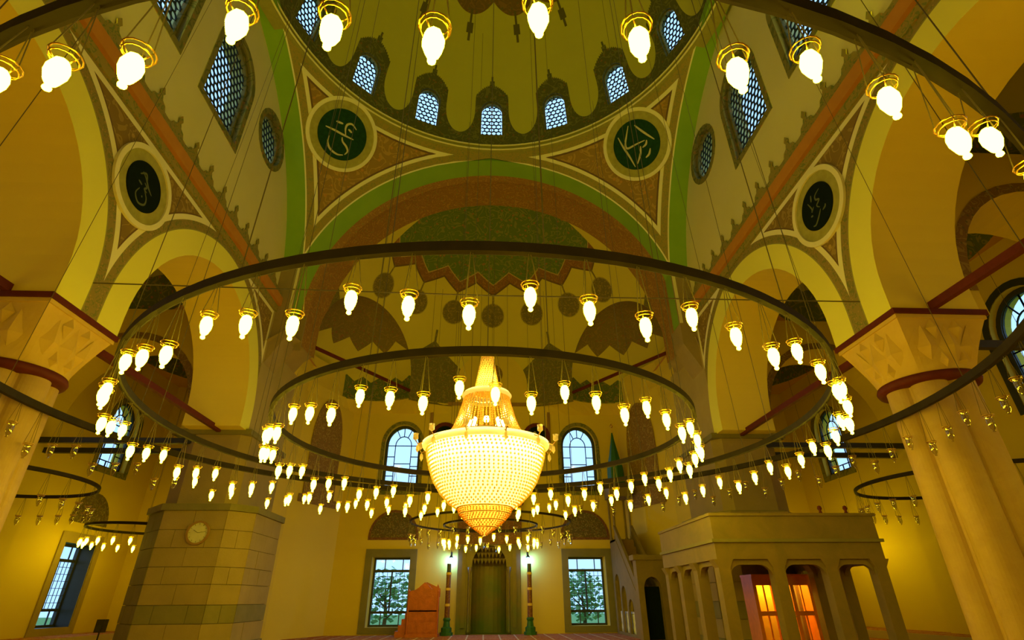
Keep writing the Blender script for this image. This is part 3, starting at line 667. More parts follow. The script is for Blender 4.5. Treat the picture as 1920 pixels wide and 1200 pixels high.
for far in (True, False):
    nm = 'far' if far else 'rear'; fy = (lambda y: y) if far else (lambda y: 24 - y)
    o = struct(link('ceiling_half_dome_%s' % nm, half_dome(far)), 'painted half dome over the %s with star shaped green centre' % ('mihrab' if far else 'rear bay'), 'half dome')
    a = MB(); R0 = sqrt(RP * RP - PY * PY); n = 64; vs = []
    for R_, y, xo_ in ((R0, YC + PY, 0), (RS - 0.04, YS + 0.06, XO)):
        vs += [(xo_ + R_ * cos(pi * k / n), fy(y), ZS + R_ * sin(pi * k / n)) for k in range(n + 1)]
    a.add(vs, [(k, k + 1, n + 2 + k, n + 1 + k) for k in range(n)])
    a.add([(R0 * cos(pi * k / n), fy(YC + PY + 0.02), ZS + R0 * sin(pi * k / n) + dz) for dz in (0, 0.5) for k in range(n + 1)], [(k, k + 1, n + 2 + k, n + 1 + k) for k in range(n)])
    struct(a.build('arch_soffit_%s' % nm, 'green', None, True), 'broad green painted arch band in front of the %s half dome' % nm, 'arch')
    # ledge closing the gap between the half dome's rim and the straight walls
    ld = MB(); vs = []; n = 64
    for k in range(n + 1):
        t = -pi / 2 + pi * k / n; dx, dy = sin(t), cos(t); ri = RS - (0.5 if far else 0.05)
        m_ = min((10.05 if dx > 0 else 10.05) / max(1e-6, abs(dx)), (YQ - YS + 0.05) / max(1e-6, dy))
        vs += [(XO * 1.0 + dx * min(ri, m_ - 0.02), fy(YS + dy * min(ri, m_ - 0.02)), 12.72), (dx * m_, fy(YS + dy * m_), 12.2)]
    ld.add(vs, [(2 * k, 2 * k + 2, 2 * k + 3, 2 * k + 1) for k in range(n)])
    if not far: ld.build('ledge', 'cream', o)
    else:
        # exedrae: quarter spheres on the diagonals
        rho = sqrt(RS * RS - DE * DE)
        for s in (-1, 1):
            c = (XO + s * DE * sin(RD(AZE)), YS + DE * cos(RD(AZE)), ZS); e = MB(); vs = []; n = 40; R_ = 20
            for z in (-1.4, -0.9, -0.4): vs += [(rho * sin(pi * k / n), rho * -cos(pi * k / n), z) for k in range(n + 1)]
            for j in range(R_):
                t = pi / 2 * j / R_; vs += [(rho * cos(t) * sin(pi * k / n), -rho * cos(t) * cos(pi * k / n), rho * sin(t)) for k in range(n + 1)]
            vs.append((0, 0, rho)); W_ = n + 1
            e.add(vs, [(j * W_ + i, j * W_ + i + 1, (j + 1) * W_ + i + 1, (j + 1) * W_ + i) for j in range(R_ + 2) for i in range(n)] + [((R_ + 2) * W_ + i, (R_ + 2) * W_ + i + 1, (R_ + 3) * W_) for i in range(n)])
            ang = atan2(cos(RD(AZE)), s * sin(RD(AZE)))
            struct(e.build('exedra_%s' % ('left' if s < 0 else 'right'), 'exedra', None, True, c, ang), 'dark painted exedra vault at the %s of the mihrab half dome' % ('left' if s < 0 else 'right'), 'vault')
        # under-ledge around the apse at the rim
        lz = MB(); rim = []
        fe = lambda t: (XO + RS * sin(t), YS + RS * cos(t))
        seq = [fe(t) for t in [RD(-90 + i) for i in range(0, 11, 2)]]
        def ex(s):
            c = Vector((XO + s * DE * sin(RD(AZE)), YS + DE * cos(RD(AZE)))); d_ = Vector((s * sin(RD(AZE)), cos(RD(AZE)))); q_ = Vector((-d_.y, d_.x)) * 1.0
            return [tuple(c + rho * (sin(pi * k / 20) * d_ + cos(pi * k / 20) * q_)) for k in range(21)]
        L_ = ex(-1); Rr = ex(1)
        L_.sort(key=lambda p: atan2(p[0] - XO - (-DE * sin(RD(AZE))), p[1] - (YS + DE * cos(RD(AZE)))) ) if False else None
        L_ = L_ if hypot(L_[0][0] + 9, L_[0][1] - 24) < hypot(L_[-1][0] + 9, L_[-1][1] - 24) else L_[::-1]
        Rr = Rr if hypot(Rr[-1][0] - 9, Rr[-1][1] - 24) < hypot(Rr[0][0] - 9, Rr[0][1] - 24) else Rr[::-1]
        mid = [fe(RD(a_)) for a_ in (-33, -28, -22, -16, 16, 22, 28, 33)]
        seq = [(-9.3, 21.9)] + seq; rim = seq + L_ + mid + Rr + [(2 * XO - p[0], p[1]) for p in seq[::-1]]
        vs = []
        def wallhit(p):
            dx, dy = p[0], p[1] - 24.0; L = hypot(dx, dy); dx /= L; dy /= L; best = 99
            best = min(best, 10.02 / max(1e-6, abs(dx)))
            if dy > 0: best = min(best, (YQ - 24.0 + 0.02) / dy)
            # canted corner line from (10,28.4) to (8.3,YQ)
            ax, ay, bx, by = 10.0, 28.4 - 24, 8.3, YQ - 24; ex_, ey_ = bx - ax, by - ay; den = abs(dx) * ey_ - dy * ex_
            if abs(den) > 1e-6:
                t = (ax * ey_ - ay * ex_) / den
                if t > 0: best = min(best, t + 0.02)
            return dx * best, 24.0 + dy * best
        for p in rim:
            q_ = wallhit(p)
            if hypot(p[0], p[1] - 24) > hypot(q_[0], q_[1] - 24): p = (q_[0] * 0.995, 24 + (q_[1] - 24) * 0.995)
            vs += [(p[0], p[1], 12.65), (q_[0], q_[1], 12.0)]
        N_ = len(rim) - 1; Q_ = lambda ks: [(2 * k, 2 * k + 2, 2 * k + 3, 2 * k + 1) for k in ks]
        lz.add(vs, Q_(range(9, N_ - 9))); lz.build('ledge', 'cream', o)
        l2 = MB(); l2.add(vs, Q_(list(range(9)) + list(range(N_ - 9, N_)))); l2.build('stone_ledge', 'stone', o)

# ------------------------------------------------------------------ columns, piers, tie rods
def column(s):
    nm = 'left' if s < 0 else 'right'
    r = struct(empty('column_%s' % nm, (s * 11.2, YC, 0)), 'massive clustered marble column with carved capital on the %s' % nm, 'column')
    b = MB(); b.lathe([(1.45, 0), (1.45, 0.25), (1.32, 0.32), (1.36, 0.5), (1.2, 0.6)], 8, a0=pi / 8, a1=2 * pi + pi / 8); b.build('base', 'stone', r)
    sh = MB(); prof = []
    n = 96; pts = []
    for k in range(n):
        t = 2 * pi * k / n; lobe = 0.76 + 0.26 * abs(cos(3 * t + 0.5)) ** 0.6; pts.append((lobe * cos(t), lobe * sin(t)))
    vs = []; zs = [0.55, 3.5, 6.2]
    for i, z in enumerate(zs): vs += [(p[0] * (1.0 - 0.02 * i), p[1] * (1.0 - 0.02 * i), z) for p in pts]
    sh.add(vs, [(i * n + k, i * n + (k + 1) % n, (i + 1) * n + (k + 1) % n, (i + 1) * n + k) for i in range(2) for k in range(n)])
    sh.build('shaft', 'marble', r)
    a = MB(); a.lathe([(1.00, 6.18), (1.08, 6.22), (1.11, 6.30), (1.08, 6.38), (1.00, 6.40)], 48); a.build('neck_ring', 'maroon', r, True)
    # flaring capital: circle below, square above, folded-star relief
    cp = MB(); m_ = 64; rows = []
    for j in range(7):
        t = j / 6; z = 6.38 + 1.3 * t
        row = []
        for k in range(m_):
            a_ = 2 * pi * k / m_; ro = 1.03; sq = 1.13 / max(abs(cos(a_)), abs(sin(a_))); q = t ** 1.25
            row.append((cos(a_) * (ro * (1 - q) + sq * q), sin(a_) * (ro * (1 - q) + sq * q), z))
        rows += row
    cp.add(rows, [(j * m_ + k, j * m_ + (k + 1) % m_, (j + 1) * m_ + (k + 1) % m_, (j + 1) * m_ + k) for j in range(6) for k in range(m_)])
    cp.build('capital', 'capital', r)
    ct = MB()                                        # carved star facets: low pyramids on each face
    for q in range(4):
        an = q * pi / 2; ca, sa = cos(an), sin(an)
        for (u, v, su, sv) in ((-0.62, 0.45, 0.30, 0.42), (0.0, 0.45, 0.32, 0.46), (0.62, 0.45, 0.30, 0.42), (-0.31, 0.16, 0.2, 0.2), (0.31, 0.16, 0.2, 0.2), (-0.31, 0.8, 0.2, 0.22), (0.31, 0.8, 0.2, 0.22)):
            def P(u_, v_, d):
                t = max(0.02, min(1, v_)); qq = t ** 1.25; base = 1.03 * (1 - qq) * sqrt(max(0.1, 1 - (min(abs(u_), 0.9) / 1.03) ** 2 * (1 - qq))) + 1.13 * qq + d
                x, y = base, u_ * (0.75 + 0.25 * qq); return (ca * x - sa * y, sa * x + ca * y, 6.38 + 1.3 * t)
            vs = [P(u - su, v, 0.0), P(u, v - sv, 0.0), P(u + su, v, 0.0), P(u, v + sv, 0.0), P(u, v, 0.12)]
            ct.add(vs, [(0, 1, 4), (1, 2, 4), (2, 3, 4), (3, 0, 4)])
    ct.build('star_carving', 'capital', r)
    ab = MB(); ab.box(-1.17, 1.17, -1.17, 1.17, 7.68, 7.78); ab.build('abacus', 'capital', r)
    mo = MB(); mo.box(-1.22, 1.22, -1.22, 1.22, 7.78, 7.92); mo.build('abacus_moulding', 'maroon', r)
for s in (-1, 1): column(s)
BLK = {}
def pier(s, far):
    nm = ('far ' if far else 'near ') + ('left' if s < 0 else 'right')
    fy = (lambda y: y) if far else (lambda y: 24 - y)
    r = struct(empty('pier_%s' % nm.replace(' ', '_')), 'stone block pier at the %s corner of the dome' % nm, 'pier')
    P = [(13.35, 22.75), (12.1, 21.45), (9.75, 21.45), (9.0, 22.25), (9.0, 25.2), (10.1, 26.3), (13.3, 26.3)]
    def ext(name, poly, z0, z1, mat):
        b = MB(); pl = [(s * x, fy(y)) for x, y in poly]; b.prism(pl, lambda u, v, d: (u, v, d), z0, z1); return b.build(name, mat, r)
    sh = lambda d: [(x + (d if x < 11 else -d), y + (d if y < 24 else -d)) for x, y in P]
    ext('core', sh(0.06), 0, 4.7, 'stone2'); ext('plinth', sh(-0.06), 0, 0.28, 'stone2')
    if s < 0: ext('ledge', sh(-0.09), 4.66, 4.9, 'stone2')
    ext('upper_shaft', [(13.0, 22.95), (12.0, 21.95), (10.2, 21.95), (9.85, 22.3), (9.85, 26.0), (12.9, 26.0)], 4.6, 7.75, 'stone')
    ext('springer_moulding', [(13.0, 21.85), (9.75, 21.85), (9.75, 26.1), (13.0, 26.1)], 7.72, 7.94, 'stone2')
    # ashlar: individual blocks on the visible faces
    if far:
        hs = [0.28, 0.92, 1.5, 2.15, 2.72, 3.36, 3.98, 4.66]
        for e in range(4):
            (xa, ya), (xb, yb) = P[e], P[e + 1]; A, B = Vector((s * xa, fy(ya), 0)), Vector((s * xb, fy(yb), 0)); L = (B - A).length; d = (B - A).normalized()
            nn = Vector((d.y, -d.x, 0)); cen = Vector((s * 11.2, fy(24.0), 0))
            if nn.dot(A - cen) < 0: nn = -nn
            for j in range(7):
                nb = max(1, round(L / 0.95)); off = 0.5 if j % 2 else 0.0
                cuts = [0.0] + [L * (k + off) / nb for k in range(nb + 1) if 0.12 < L * (k + off) / nb < L - 0.12] + [L]
                for k in range(len(cuts) - 1):
                    a_, b_ = cuts[k] + 0.008, cuts[k + 1] - 0.008; z0, z1 = hs[j] + 0.008, hs[j + 1] - 0.008
                    m_ = MB(); A0 = A + d * a_; B0 = A + d * b_; pr = 0.0 + 0.012 * ((j * 7 + k * 3) % 4) / 3; iv = -0.10
                    q = [A0 + nn * iv, B0 + nn * iv, B0 + nn * pr, A0 + nn * pr]; q = [Vector((v.x, v.y, 0)) for v in q]
                    m_.prism([(v.x, v.y) for v in q], lambda u, v, dd: (u, v, dd), z0, z1)
                    m_.build('stone_block', 'stone2' if (j == 1 or e == 0) else 'stone', r)  # outer chamfer blocks darker to paint in its shade; second course is green stone
for s in (-1, 1):
    pier(s, True); pier(s, False)
    nm = 'left' if s < 0 else 'right'
    for a, b, lab in ((13.1, 22.2, 'far'), (-2.0, 10.9, 'near')):
        t = MB(); t.box(*sorted((s * 11.0, s * 11.16)), a, b, 7.92 if lab == 'near' else 7.80, 8.12 if lab == 'near' else 8.0)
        tag(t.build('tie_beam', 'maroon'), 'maroon tie beam spanning the %s arch of the %s arcade' % (lab, nm), 'beam', 'arcade tie beams')
    # tie rod across each exedra
    c = Vector((XO + s * DE * sin(RD(AZE)), YS + DE * cos(RD(AZE)), 13.1)); q = Vector((cos(RD(AZE)), -s * sin(RD(AZE)), 0)) * (sqrt(RS * RS - DE * DE) + 0.02)
    t = MB(); t.bar(c - q, c + q, 0.12, 0.16); tag(t.build('tie_beam', 'maroon'), 'maroon tie beam across the %s dark exedra of the half dome' % nm, 'beam', 'exedra tie beams')
t = MB(); t.tube([(-9.98, 11.7, 8.72), (0, 11.7, 8.58), (9.98, 11.7, 8.62)], 0.018, 5); tag(t.build('cable', 'wire'), 'thin dark cable stretched across the nave between the big columns', 'cable')

# ------------------------------------------------------------------ calligraphy roundels
def ribbon(mb, pts, w, f, d):                                        # flat brush stroke with swelling width
    pts = [Vector(p) for p in pts]; sm = []
    for i in range(len(pts) - 1):
        p0, p1, p2, p3 = pts[max(0, i - 1)], pts[i], pts[i + 1], pts[min(len(pts) - 1, i + 2)]
        for k in range(6):
            t = k / 6; sm.append(0.5 * ((2 * p1) + (p2 - p0) * t + (2 * p0 - 5 * p1 + 4 * p2 - p3) * t * t + (3 * p1 - p0 - 3 * p2 + p3) * t ** 3))
    sm.append(pts[-1]); n = len(sm); vs = []
    for i, p in enumerate(sm):
        d_ = (sm[min(n - 1, i + 1)] - sm[max(0, i - 1)]).normalized(); q = Vector((-d_.y, d_.x)) * (w * (0.35 + 0.65 * sin(pi * (i + 0.5) / n)) / 2)
        vs += [f(p.x + q.x, p.y + q.y, d), f(p.x - q.x, p.y - q.y, d)]
    mb.add(vs, [(2 * i, 2 * i + 1, 2 * i + 3, 2 * i + 2) for i in range(n - 1)])
SCRIPT = {
 'pl': [[(0.42, 0.52), (0.15, 0.62), (-0.02, 0.5), (-0.02, 0.3), (0.12, 0.05)], [(-0.8, -0.08), (-0.4, -0.02), (0.05, 0.02), (0.5, 0.08)], [(0.02, -0.1), (0.12, -0.25), (0.35, -0.35), (0.5, -0.5), (0.45, -0.7)], [(-0.48, -0.35), (-0.42, -0.62), (-0.2, -0.82), (0.15, -0.86), (0.4, -0.75)], [(-0.5, 0.35), (-0.2, 0.42)], [(0.1, 0.35), (0.3, 0.3)]],
 'pr': [[(0.02, 0.92), (-0.25, 0.55), (-0.45, 0.25), (-0.42, 0.05), (0.0, 0.02), (0.42, -0.02)], [(0.28, 0.8), (0.5, 0.35), (0.82, -0.2)], [(-0.62, 0.7), (-0.58, 0.2), (-0.5, -0.3), (-0.45, -0.85)], [(0.15, -0.15), (0.0, -0.45), (-0.3, -0.78)], [(0.5, -0.05), (0.4, -0.2), (0.2, -0.25)], [(0.5, -0.45), (0.35, -0.65), (0.15, -0.72)]],
 'sl': [[(-0.4, 0.5), (-0.1, 0.35), (0.2, 0.1), (0.5, -0.05)], [(-0.45, 0.0), (-0.2, -0.05)], [(-0.25, -0.25), (-0.35, -0.6), (-0.05, -0.85), (0.3, -0.7), (0.3, -0.4), (0.05, -0.15)], [(-0.1, 0.15), (0.1, 0.05), (0.0, -0.1), (0.2, -0.15)], [(-0.5, 0.3), (-0.2, 0.55), (0.0, 0.3)], [(0.0, -0.5), (0.06, -0.46)]],
 'sr': [[(0.5, 0.6), (0.15, 0.5), (0.1, 0.3), (0.3, 0.15), (0.05, 0.0), (0.2, -0.2)], [(-0.45, 0.5), (-0.3, 0.1), (-0.35, -0.05), (-0.15, 0.1)], [(0.2, -0.3), (0.0, -0.5), (-0.35, -0.75), (-0.55, -0.7)], [(0.3, -0.45), (0.5, -0.4), (0.55, -0.3)], [(-0.1, 0.7), (-0.2, 0.4)], [(-0.5, -0.2), (-0.35, -0.25)]],
}
def roundel(label, c, nrm, R, rd, key, dark, rim=0.87):
    nrm = Vector(nrm).normalized(); ux = Vector((0, 0, 1)).cross(nrm).normalized(); uz = nrm.cross(ux); c = Vector(c)
    r = tag(empty('calligraphy_roundel', c), label, 'roundel', 'calligraphy roundels under the dome')
    f = lambda u, v, d: tuple(ux * u + uz * v + nrm * d)
    n = 48; C_ = lambda q: [(q * cos(2 * pi * k / n), q * sin(2 * pi * k / n)) for k in range(n)]
    b = MB(); b.prism(C_(R * 0.92), f, 0.0, 0.03); b.build('olive_band', 'roundel_olive', r)
    b = MB(); b.ring2(C_(R), C_(R * rim), f, 0.08); b.strip(C_(R), f, 0.0, 0.08); b.strip(C_(R * rim), f, 0.03, 0.08); b.build('pale_rim', 'white', r)
    b = MB(); b.prism(C_(rd), f, 0.03, 0.06); b.build('dark_board', dark, r)
    b = MB(); [ribbon(b, [(p[0] * rd * 0.92, p[1] * rd * 0.92) for p in st], rd * 0.085, f, 0.07) for st in SCRIPT[key]]; b.build('gold_script', 'gold' if dark == 'disc_green' else 'script_dim', r)
for s, k, lab in ((-1, 'pl', 'left'), (1, 'pr', 'right')):
    c = Vector((s * 7.83, 19.72, 22.88)); n_ = (Vector((0, YC, 14)) - c).normalized(); c = Vector((0, YC, 14)) - n_ * RP
    roundel('dark green roundel with gold script on the far %s pendentive' % lab, c + n_ * 0.12, n_, 1.84, 1.26, k, 'disc_green', 0.90)
for s, k, lab in ((-1, 'sl', 'left'), (1, 'sr', 'right')):
    roundel('black roundel with faint script above the big %s column' % lab, (s * 9.99, 11.94, 12.12), (-s, 0, 0), 1.24, 0.74, k, 'disc_black')
for s in (-1, 1):                                                    # plaques above the mihrab
    c = Vector((XO + s * 2.85, YQ - 0.03, 10.6)); r = tag(empty('round_plaque', c), 'dark maroon round plaque on the far wall just %s of the crystal chandelier' % ('left' if s < 0 else 'right'), 'plaque', 'plaques above the mihrab')
    f = wall_y(0, -1); b = MB(); b.prism(circ2(0, 0, 0.62), f, 0, 0.03); b.build('board', 'disc_black', r)
    b = MB(); b.ring2(circ2(0, 0, 0.85), circ2(0, 0, 0.62), f, 0.07); b.strip(circ2(0, 0, 0.85), f, 0, 0.07); b.strip(circ2(0, 0, 0.62), f, 0.03, 0.07); b.build('frame', 'maroon', r)
    b = MB(); [ribbon(b, [(p[0] * 0.5, p[1] * 0.5) for p in st], 0.06, f, 0.04) for st in SCRIPT['sl']]; b.build('script', 'gold', r)
r = struct(empty('trim_4'), 'brown timber frame on the far wall around the crystal chandelier', 'frame')
for x in (-3.45, 3.95):
    b = MB(); b.box(x - 0.09, x + 0.09, YQ - 0.08, YQ, 10.0, 12.6); b.build('upright', 'brown', r)
b = MB(); b.box(-4.4, 4.9, YQ - 0.12, YQ, 12.55, 12.78); b.build('crossbar', 'brown', r)
b = MB(); f = wall_y(YQ, -1); b.ring2(circ2(XO, 14.75, 0.72), circ2(XO, 14.75, 0.5), f, 0.03); b.prism(circ2(XO, 14.75, 0.5), f, 0, 0.02)
struct(b.build('trim_5', 'arab'), 'painted rosette in the small arch above the crystal chandelier', 'painted rosette')

# ------------------------------------------------------------------ ring chandeliers
def lamp_meshes():
    gl = MB(); gl.lathe([(0.010, -0.185), (0.026, -0.172), (0.026, -0.155), (0.016, -0.140), (0.044, -0.105), (0.066, -0.035), (0.068, 0.025), (0.052, 0.08), (0.035, 0.10)], 8)
    co = MB()
    for R_, z in ((0.098, 0.150), (0.086, 0.118)): co.tube([(R_ * cos(2 * pi * k / 14), R_ * sin(2 * pi * k / 14), z) for k in range(14)], 0.0065, 4, True)
    for k in range(3): co.tube([(0.05 * cos(2.09 * k), 0.05 * sin(2.09 * k), 0.08), (0.086 * cos(2.09 * k), 0.086 * sin(2.09 * k), 0.118), (0.098 * cos(2.09 * k), 0.098 * sin(2.09 * k), 0.15)], 0.005, 4)
    ul = MB(); ul.lathe([(0.0, -0.175), (0.026, -0.165), (0.022, -0.145), (0.046, -0.105), (0.066, -0.035), (0.068, 0.03), (0.062, 0.10), (0.085, 0.145)], 8, cap=False)
    ul.lathe([(0.014, 0.06), (0.02, 0.02), (0.016, -0.03), (0.0, -0.05)], 5)
    out = []
    for nm, mb, mt in (('lit', gl, 'lit'), ('collar', co, 'brass'), ('unlit', ul, 'clear')):
        me = bpy.data.meshes.new('lamp_' + nm); me.from_pydata(mb.v, [], mb.f); me.materials.append(M[mt]); me.polygons.foreach_set('use_smooth', [True] * len(me.polygons)); out.append(me)
    ch = {}
    return out, ch
(LIT, COLLAR, UNLIT), CHAINS = lamp_meshes()
def chain_mesh(L):
    k = round(L, 2)
    if k not in CHAINS:
        mb = MB()
        for i in range(3):
            a = 2 * pi * i / 3; mb.tube([(0.09 * cos(a), 0.09 * sin(a), 0.15), (0.012 * cos(a), 0.012 * sin(a), L)], 0.0055, 4)
        me = bpy.data.meshes.new('lamp_chain'); me.from_pydata(mb.v, [], mb.f); me.materials.append(M['wire']); CHAINS[k] = me
    return CHAINS[k]
def ring_chandelier(label, c, R, n, phase, drops, lit, wires=(), ztop=24.4, sec=(0.085, 0.13), group='ring chandeliers'):
    r = tag(empty('ring_chandelier', c), label, 'chandelier', group)
    rg = MB(); N = 120 if R > 4 else 64; w, h = sec
    rg.lathe([(R - w / 2, -h / 2), (R - w * 0.2, -h * 0.62), (R + w / 2, -h / 2), (R + w / 2, h / 2), (R + w * 0.1, h * 0.62), (R - w / 2, h / 2), (R - w / 2, -h / 2)], N, cap=False)
    rg.build('ring', 'ring', r)
    for k in range(n):
        a = RD(phase + 360.0 * k / n); d = drops[k % len(drops)]
        on = lit((phase + 360.0 * k / n + 180) % 360 - 180)
        o = link('lamp', LIT if on else UNLIT, r, (R * sin(a), -R * cos(a), -d)); link('collar', COLLAR, o); link('chain', chain_mesh(d - 0.03), o)
    for a_, top in wires:
        a = RD(a_); t = MB(); rt, zt = top; t.tube([(R * sin(a), -R * cos(a), 0.03), (rt * sin(a), -rt * cos(a), zt - c[2])], 0.009, 4); t.build('suspension_wire', 'wire', r)
    return r
DR = (0.62, 0.74, 0.86)
NA_, NB_, NC_ = 99, 69, 54
ring_chandelier('largest outer ring of glass lamps, passing overhead close to the columns', (0, YC, 5.48), 10.02, NA_, 1.6, (0.66, 0.80, 0.95), lambda a: abs(a) < 33 or a > 158 or a < -118,
                [(22.5 * k + 8, (9.1, 25.6)) for k in range(16)], sec=(0.11, 0.15))
ring_chandelier('middle ring of lit glass lamps around the crystal chandelier', (0, YC, 5.11), 7.17, NB_, 3.6, DR, lambda a: True, [(30 * k + 5, (6.9, 30.5)) for k in range(12)])
ring_chandelier('small inner ring of lit glass lamps closest to the crystal chandelier', (0, YC, 5.0), 4.63, NC_, -5.1, (0.60, 0.70, 0.82), lambda a: True, [(36 * k + 12, (4.5, 32.4)) for k in range(10)])
ring_chandelier('ring of unlit lamps hanging in front of the mihrab, larger of the two there', (XO, 27.4, 4.95), 3.9, 36, 5, (0.7, 0.78, 0.86), lambda a: False, [(60 * k, (3.8, 19.5)) for k in range(6)], sec=(0.07, 0.08))
ring_chandelier('ring of small lit lamps hanging in front of the mihrab, smaller of the two there', (XO, 27.6, 4.85), 2.3, 24, 3, (0.75, 0.82, 0.9), lambda a: abs(a) < 170, [(90 * k + 20, (2.2, 21.0)) for k in range(4)], sec=(0.07, 0.08))
ring_chandelier('ring of unlit glass lamps in the left aisle beside the big column', (-15.9, 17.3, 5.0), 3.3, 30, 0, (0.8,), lambda a: False, [(90 * k + 30, (3.0, 15.2)) for k in range(4)], sec=(0.07, 0.10))
ring_chandelier('ring of unlit glass lamps in the right aisle above the marble platform', (16.1, 17.3, 5.0), 3.2, 30, 4, (0.8,), lambda a: False, [(90 * k + 30, (3.0, 15.2)) for k in range(4)], sec=(0.07, 0.10))
ring_chandelier('ring of small lit lamps far down the left aisle behind the stone pier', (-16.0, 27.2, 4.65), 2.3, 22, 4, (0.7,), lambda a: True, [(90 * k + 30, (2.2, 16.75)) for k in range(4)], sec=(0.07, 0.10))
ring_chandelier('ring of lit lamps far down the right aisle behind the marble platform', (16.0, 27.2, 4.65), 2.3, 22, 4, (0.7,), lambda a: True, [(90 * k + 30, (2.2, 16.75)) for k in range(4)], sec=(0.07, 0.10))
for s in (-1, 1):
    ring_chandelier('ring of lit lamps in the near %s aisle bay' % ('left' if s < 0 else 'right'), (s * 16.0, 6.5, 5.0), 2.6, 24, 4, (0.7,), lambda a: True, [(90 * k + 30, (2.4, 15.0)) for k in range(4)], sec=(0.07, 0.10))

# ------------------------------------------------------------------ crystal chandelier
r = tag(empty('crystal_chandelier', (0, YC, 0)), 'huge glowing crystal chandelier with bowl, bead skirt and pointed tip', 'chandelier')
bowl = [(1.36, 4.66), (1.33, 4.45), (1.26, 4.2), (1.15, 3.92), (1.0, 3.68), (0.80, 3.47), (0.62, 3.36)]
tip = [(0.60, 3.36), (0.55, 3.24), (0.42, 3.10), (0.26, 2.97), (0.10, 2.86), (0.02, 2.80)]
def bead_rows(mb, prof, step, size, nf):
    pts = []
    for i in range(len(prof) - 1):
        (r0, z0), (r1, z1) = prof[i], prof[i + 1]; m_ = max(1, round(hypot(r1 - r0, z1 - z0) / step)); pts += [(r0 + (r1 - r0) * k / m_, z0 + (z1 - z0) * k / m_) for k in range(m_)]
    for q, (R_, z) in enumerate(pts):
        n = max(6, int(2 * pi * R_ / nf))
        for k in range(n):
            a = 2 * pi * (k + 0.5 * (q % 2)) / n; x, y = R_ * cos(a), R_ * sin(a); s_ = size
            mb.add([(x + s_, y, z), (x - s_, y, z), (x, y + s_, z), (x, y - s_, z), (x, y, z + s_ * 1.2), (x, y, z - s_ * 1.2)], [(0, 2, 4), (2, 1, 4), (1, 3, 4), (3, 0, 4), (2, 0, 5), (1, 2, 5), (3, 1, 5), (0, 3, 5)])
b = MB(); b.lathe([(q - 0.03, z) for q, z in bowl], 40, cap=False); bo = b.build('bowl', 'crystal', r, True)
b = MB(); bead_rows(b, bowl, 0.075, 0.026, 0.095); o = b.build('crystal_bead_net', 'goldbead', bo); o['kind'] = 'stuff'
b = MB(); b.lathe([(q - 0.03 if q > 0.05 else q, z) for q, z in tip], 28, cap=False); to = b.build('tip', 'amber', r, True)
b = MB(); bead_rows(b, tip, 0.05, 0.022, 0.07); o = b.build('crystal_bead_net', 'amber', to); o['kind'] = 'stuff'
for k, (q, z) in enumerate(tip[:4]):
    b = MB(); b.tube([(q * 1.02 * cos(2 * pi * i / 36), q * 1.02 * sin(2 * pi * i / 36), z) for i in range(36)], 0.014, 5, True); b.build('tip_hoop', 'brass', r, True)
b = MB(); b.lathe([(1.36, 4.62), (1.45, 4.68), (1.46, 4.74), (1.30, 4.80), (0.92, 4.90), (0.88, 4.92)], 48, cap=False); b.build('rim', 'crystal', r, True)
b = MB(); b.tube([(0.90 * cos(2 * pi * i / 48), 0.90 * sin(2 * pi * i / 48), 4.92) for i in range(48)], 0.025, 6, True); b.build('skirt_hoop', 'brass', r, True)
sk = [(0.90, 4.92), (0.78, 5.10), (0.66, 5.40), (0.58, 5.68), (0.52, 5.90)]
st = MB(); n = 14
for i in range(len(sk) - 1):
    pass
pts = []
for i in range(len(sk) - 1):
    for k in range(5): pts.append(((sk[i][0] + (sk[i + 1][0] - sk[i][0]) * k / 5), sk[i][1] + (sk[i + 1][1] - sk[i][1]) * k / 5))
for R_, z in pts:
    s_ = 0.026; x = R_; st.add([(x + s_, 0, z), (x - s_, 0, z), (x, s_, z), (x, -s_, z), (x, 0, z + s_ * 1.3), (x, 0, z - s_ * 1.3)], [(0, 2, 4), (2, 1, 4), (1, 3, 4), (3, 0, 4), (2, 0, 5), (1, 2, 5), (3, 1, 5), (0, 3, 5)])
st.tube([(x, 0, z) for x, z in pts], 0.008, 4)
first = st.build('bead_strand', 'goldbead', r)
for k in range(1, 48): link('bead_strand', first.data, r, None, 2 * pi * k / 48)
b = MB(); b.lathe([(0.56, 5.86), (0.60, 5.93), (0.55, 6.0), (0.34, 6.02)], 32, cap=False); b.build('shoulder', 'crystal', r, True)
b = MB(); b.lathe([(0.30, 6.0), (0.24, 6.35), (0.17, 6.75), (0.13, 7.05), (0.15, 7.12), (0.05, 7.2)], 24, cap=False); nk = b.build('neck', 'amber', r, True)
b = MB(); bead_rows(b, [(0.31, 6.0), (0.25, 6.35), (0.18, 6.75), (0.14, 7.05)], 0.06, 0.02, 0.06); o = b.build('crystal_bead_net', 'crystal', nk); o['kind'] = 'stuff'
b = MB(); b.tube([(0, 0, 7.1), (0, 0, 33.95)], 0.014, 6); b.build('hanging_rod', 'wire', r)
bm_ = MB(); bm_.lathe([(0.0, -0.09), (0.05, -0.06), (0.06, 0.0), (0.045, 0.06), (0.0, 0.09)], 8); b0 = None
for R_, z, n in ((0.98, 4.56, 18), (0.4, 4.15, 3), (0.38, 5.25, 8), (0.08, 6.3, 2), (0.2, 3.5, 1)):
    for k in range(n):
        a = 2 * pi * k / n; p = (R_ * cos(a), R_ * sin(a), z)
        if b0 is None: b0 = bm_.build('bulb', 'crysbulb', r, True, p)
        else: link('bulb', b0.data, r, p)
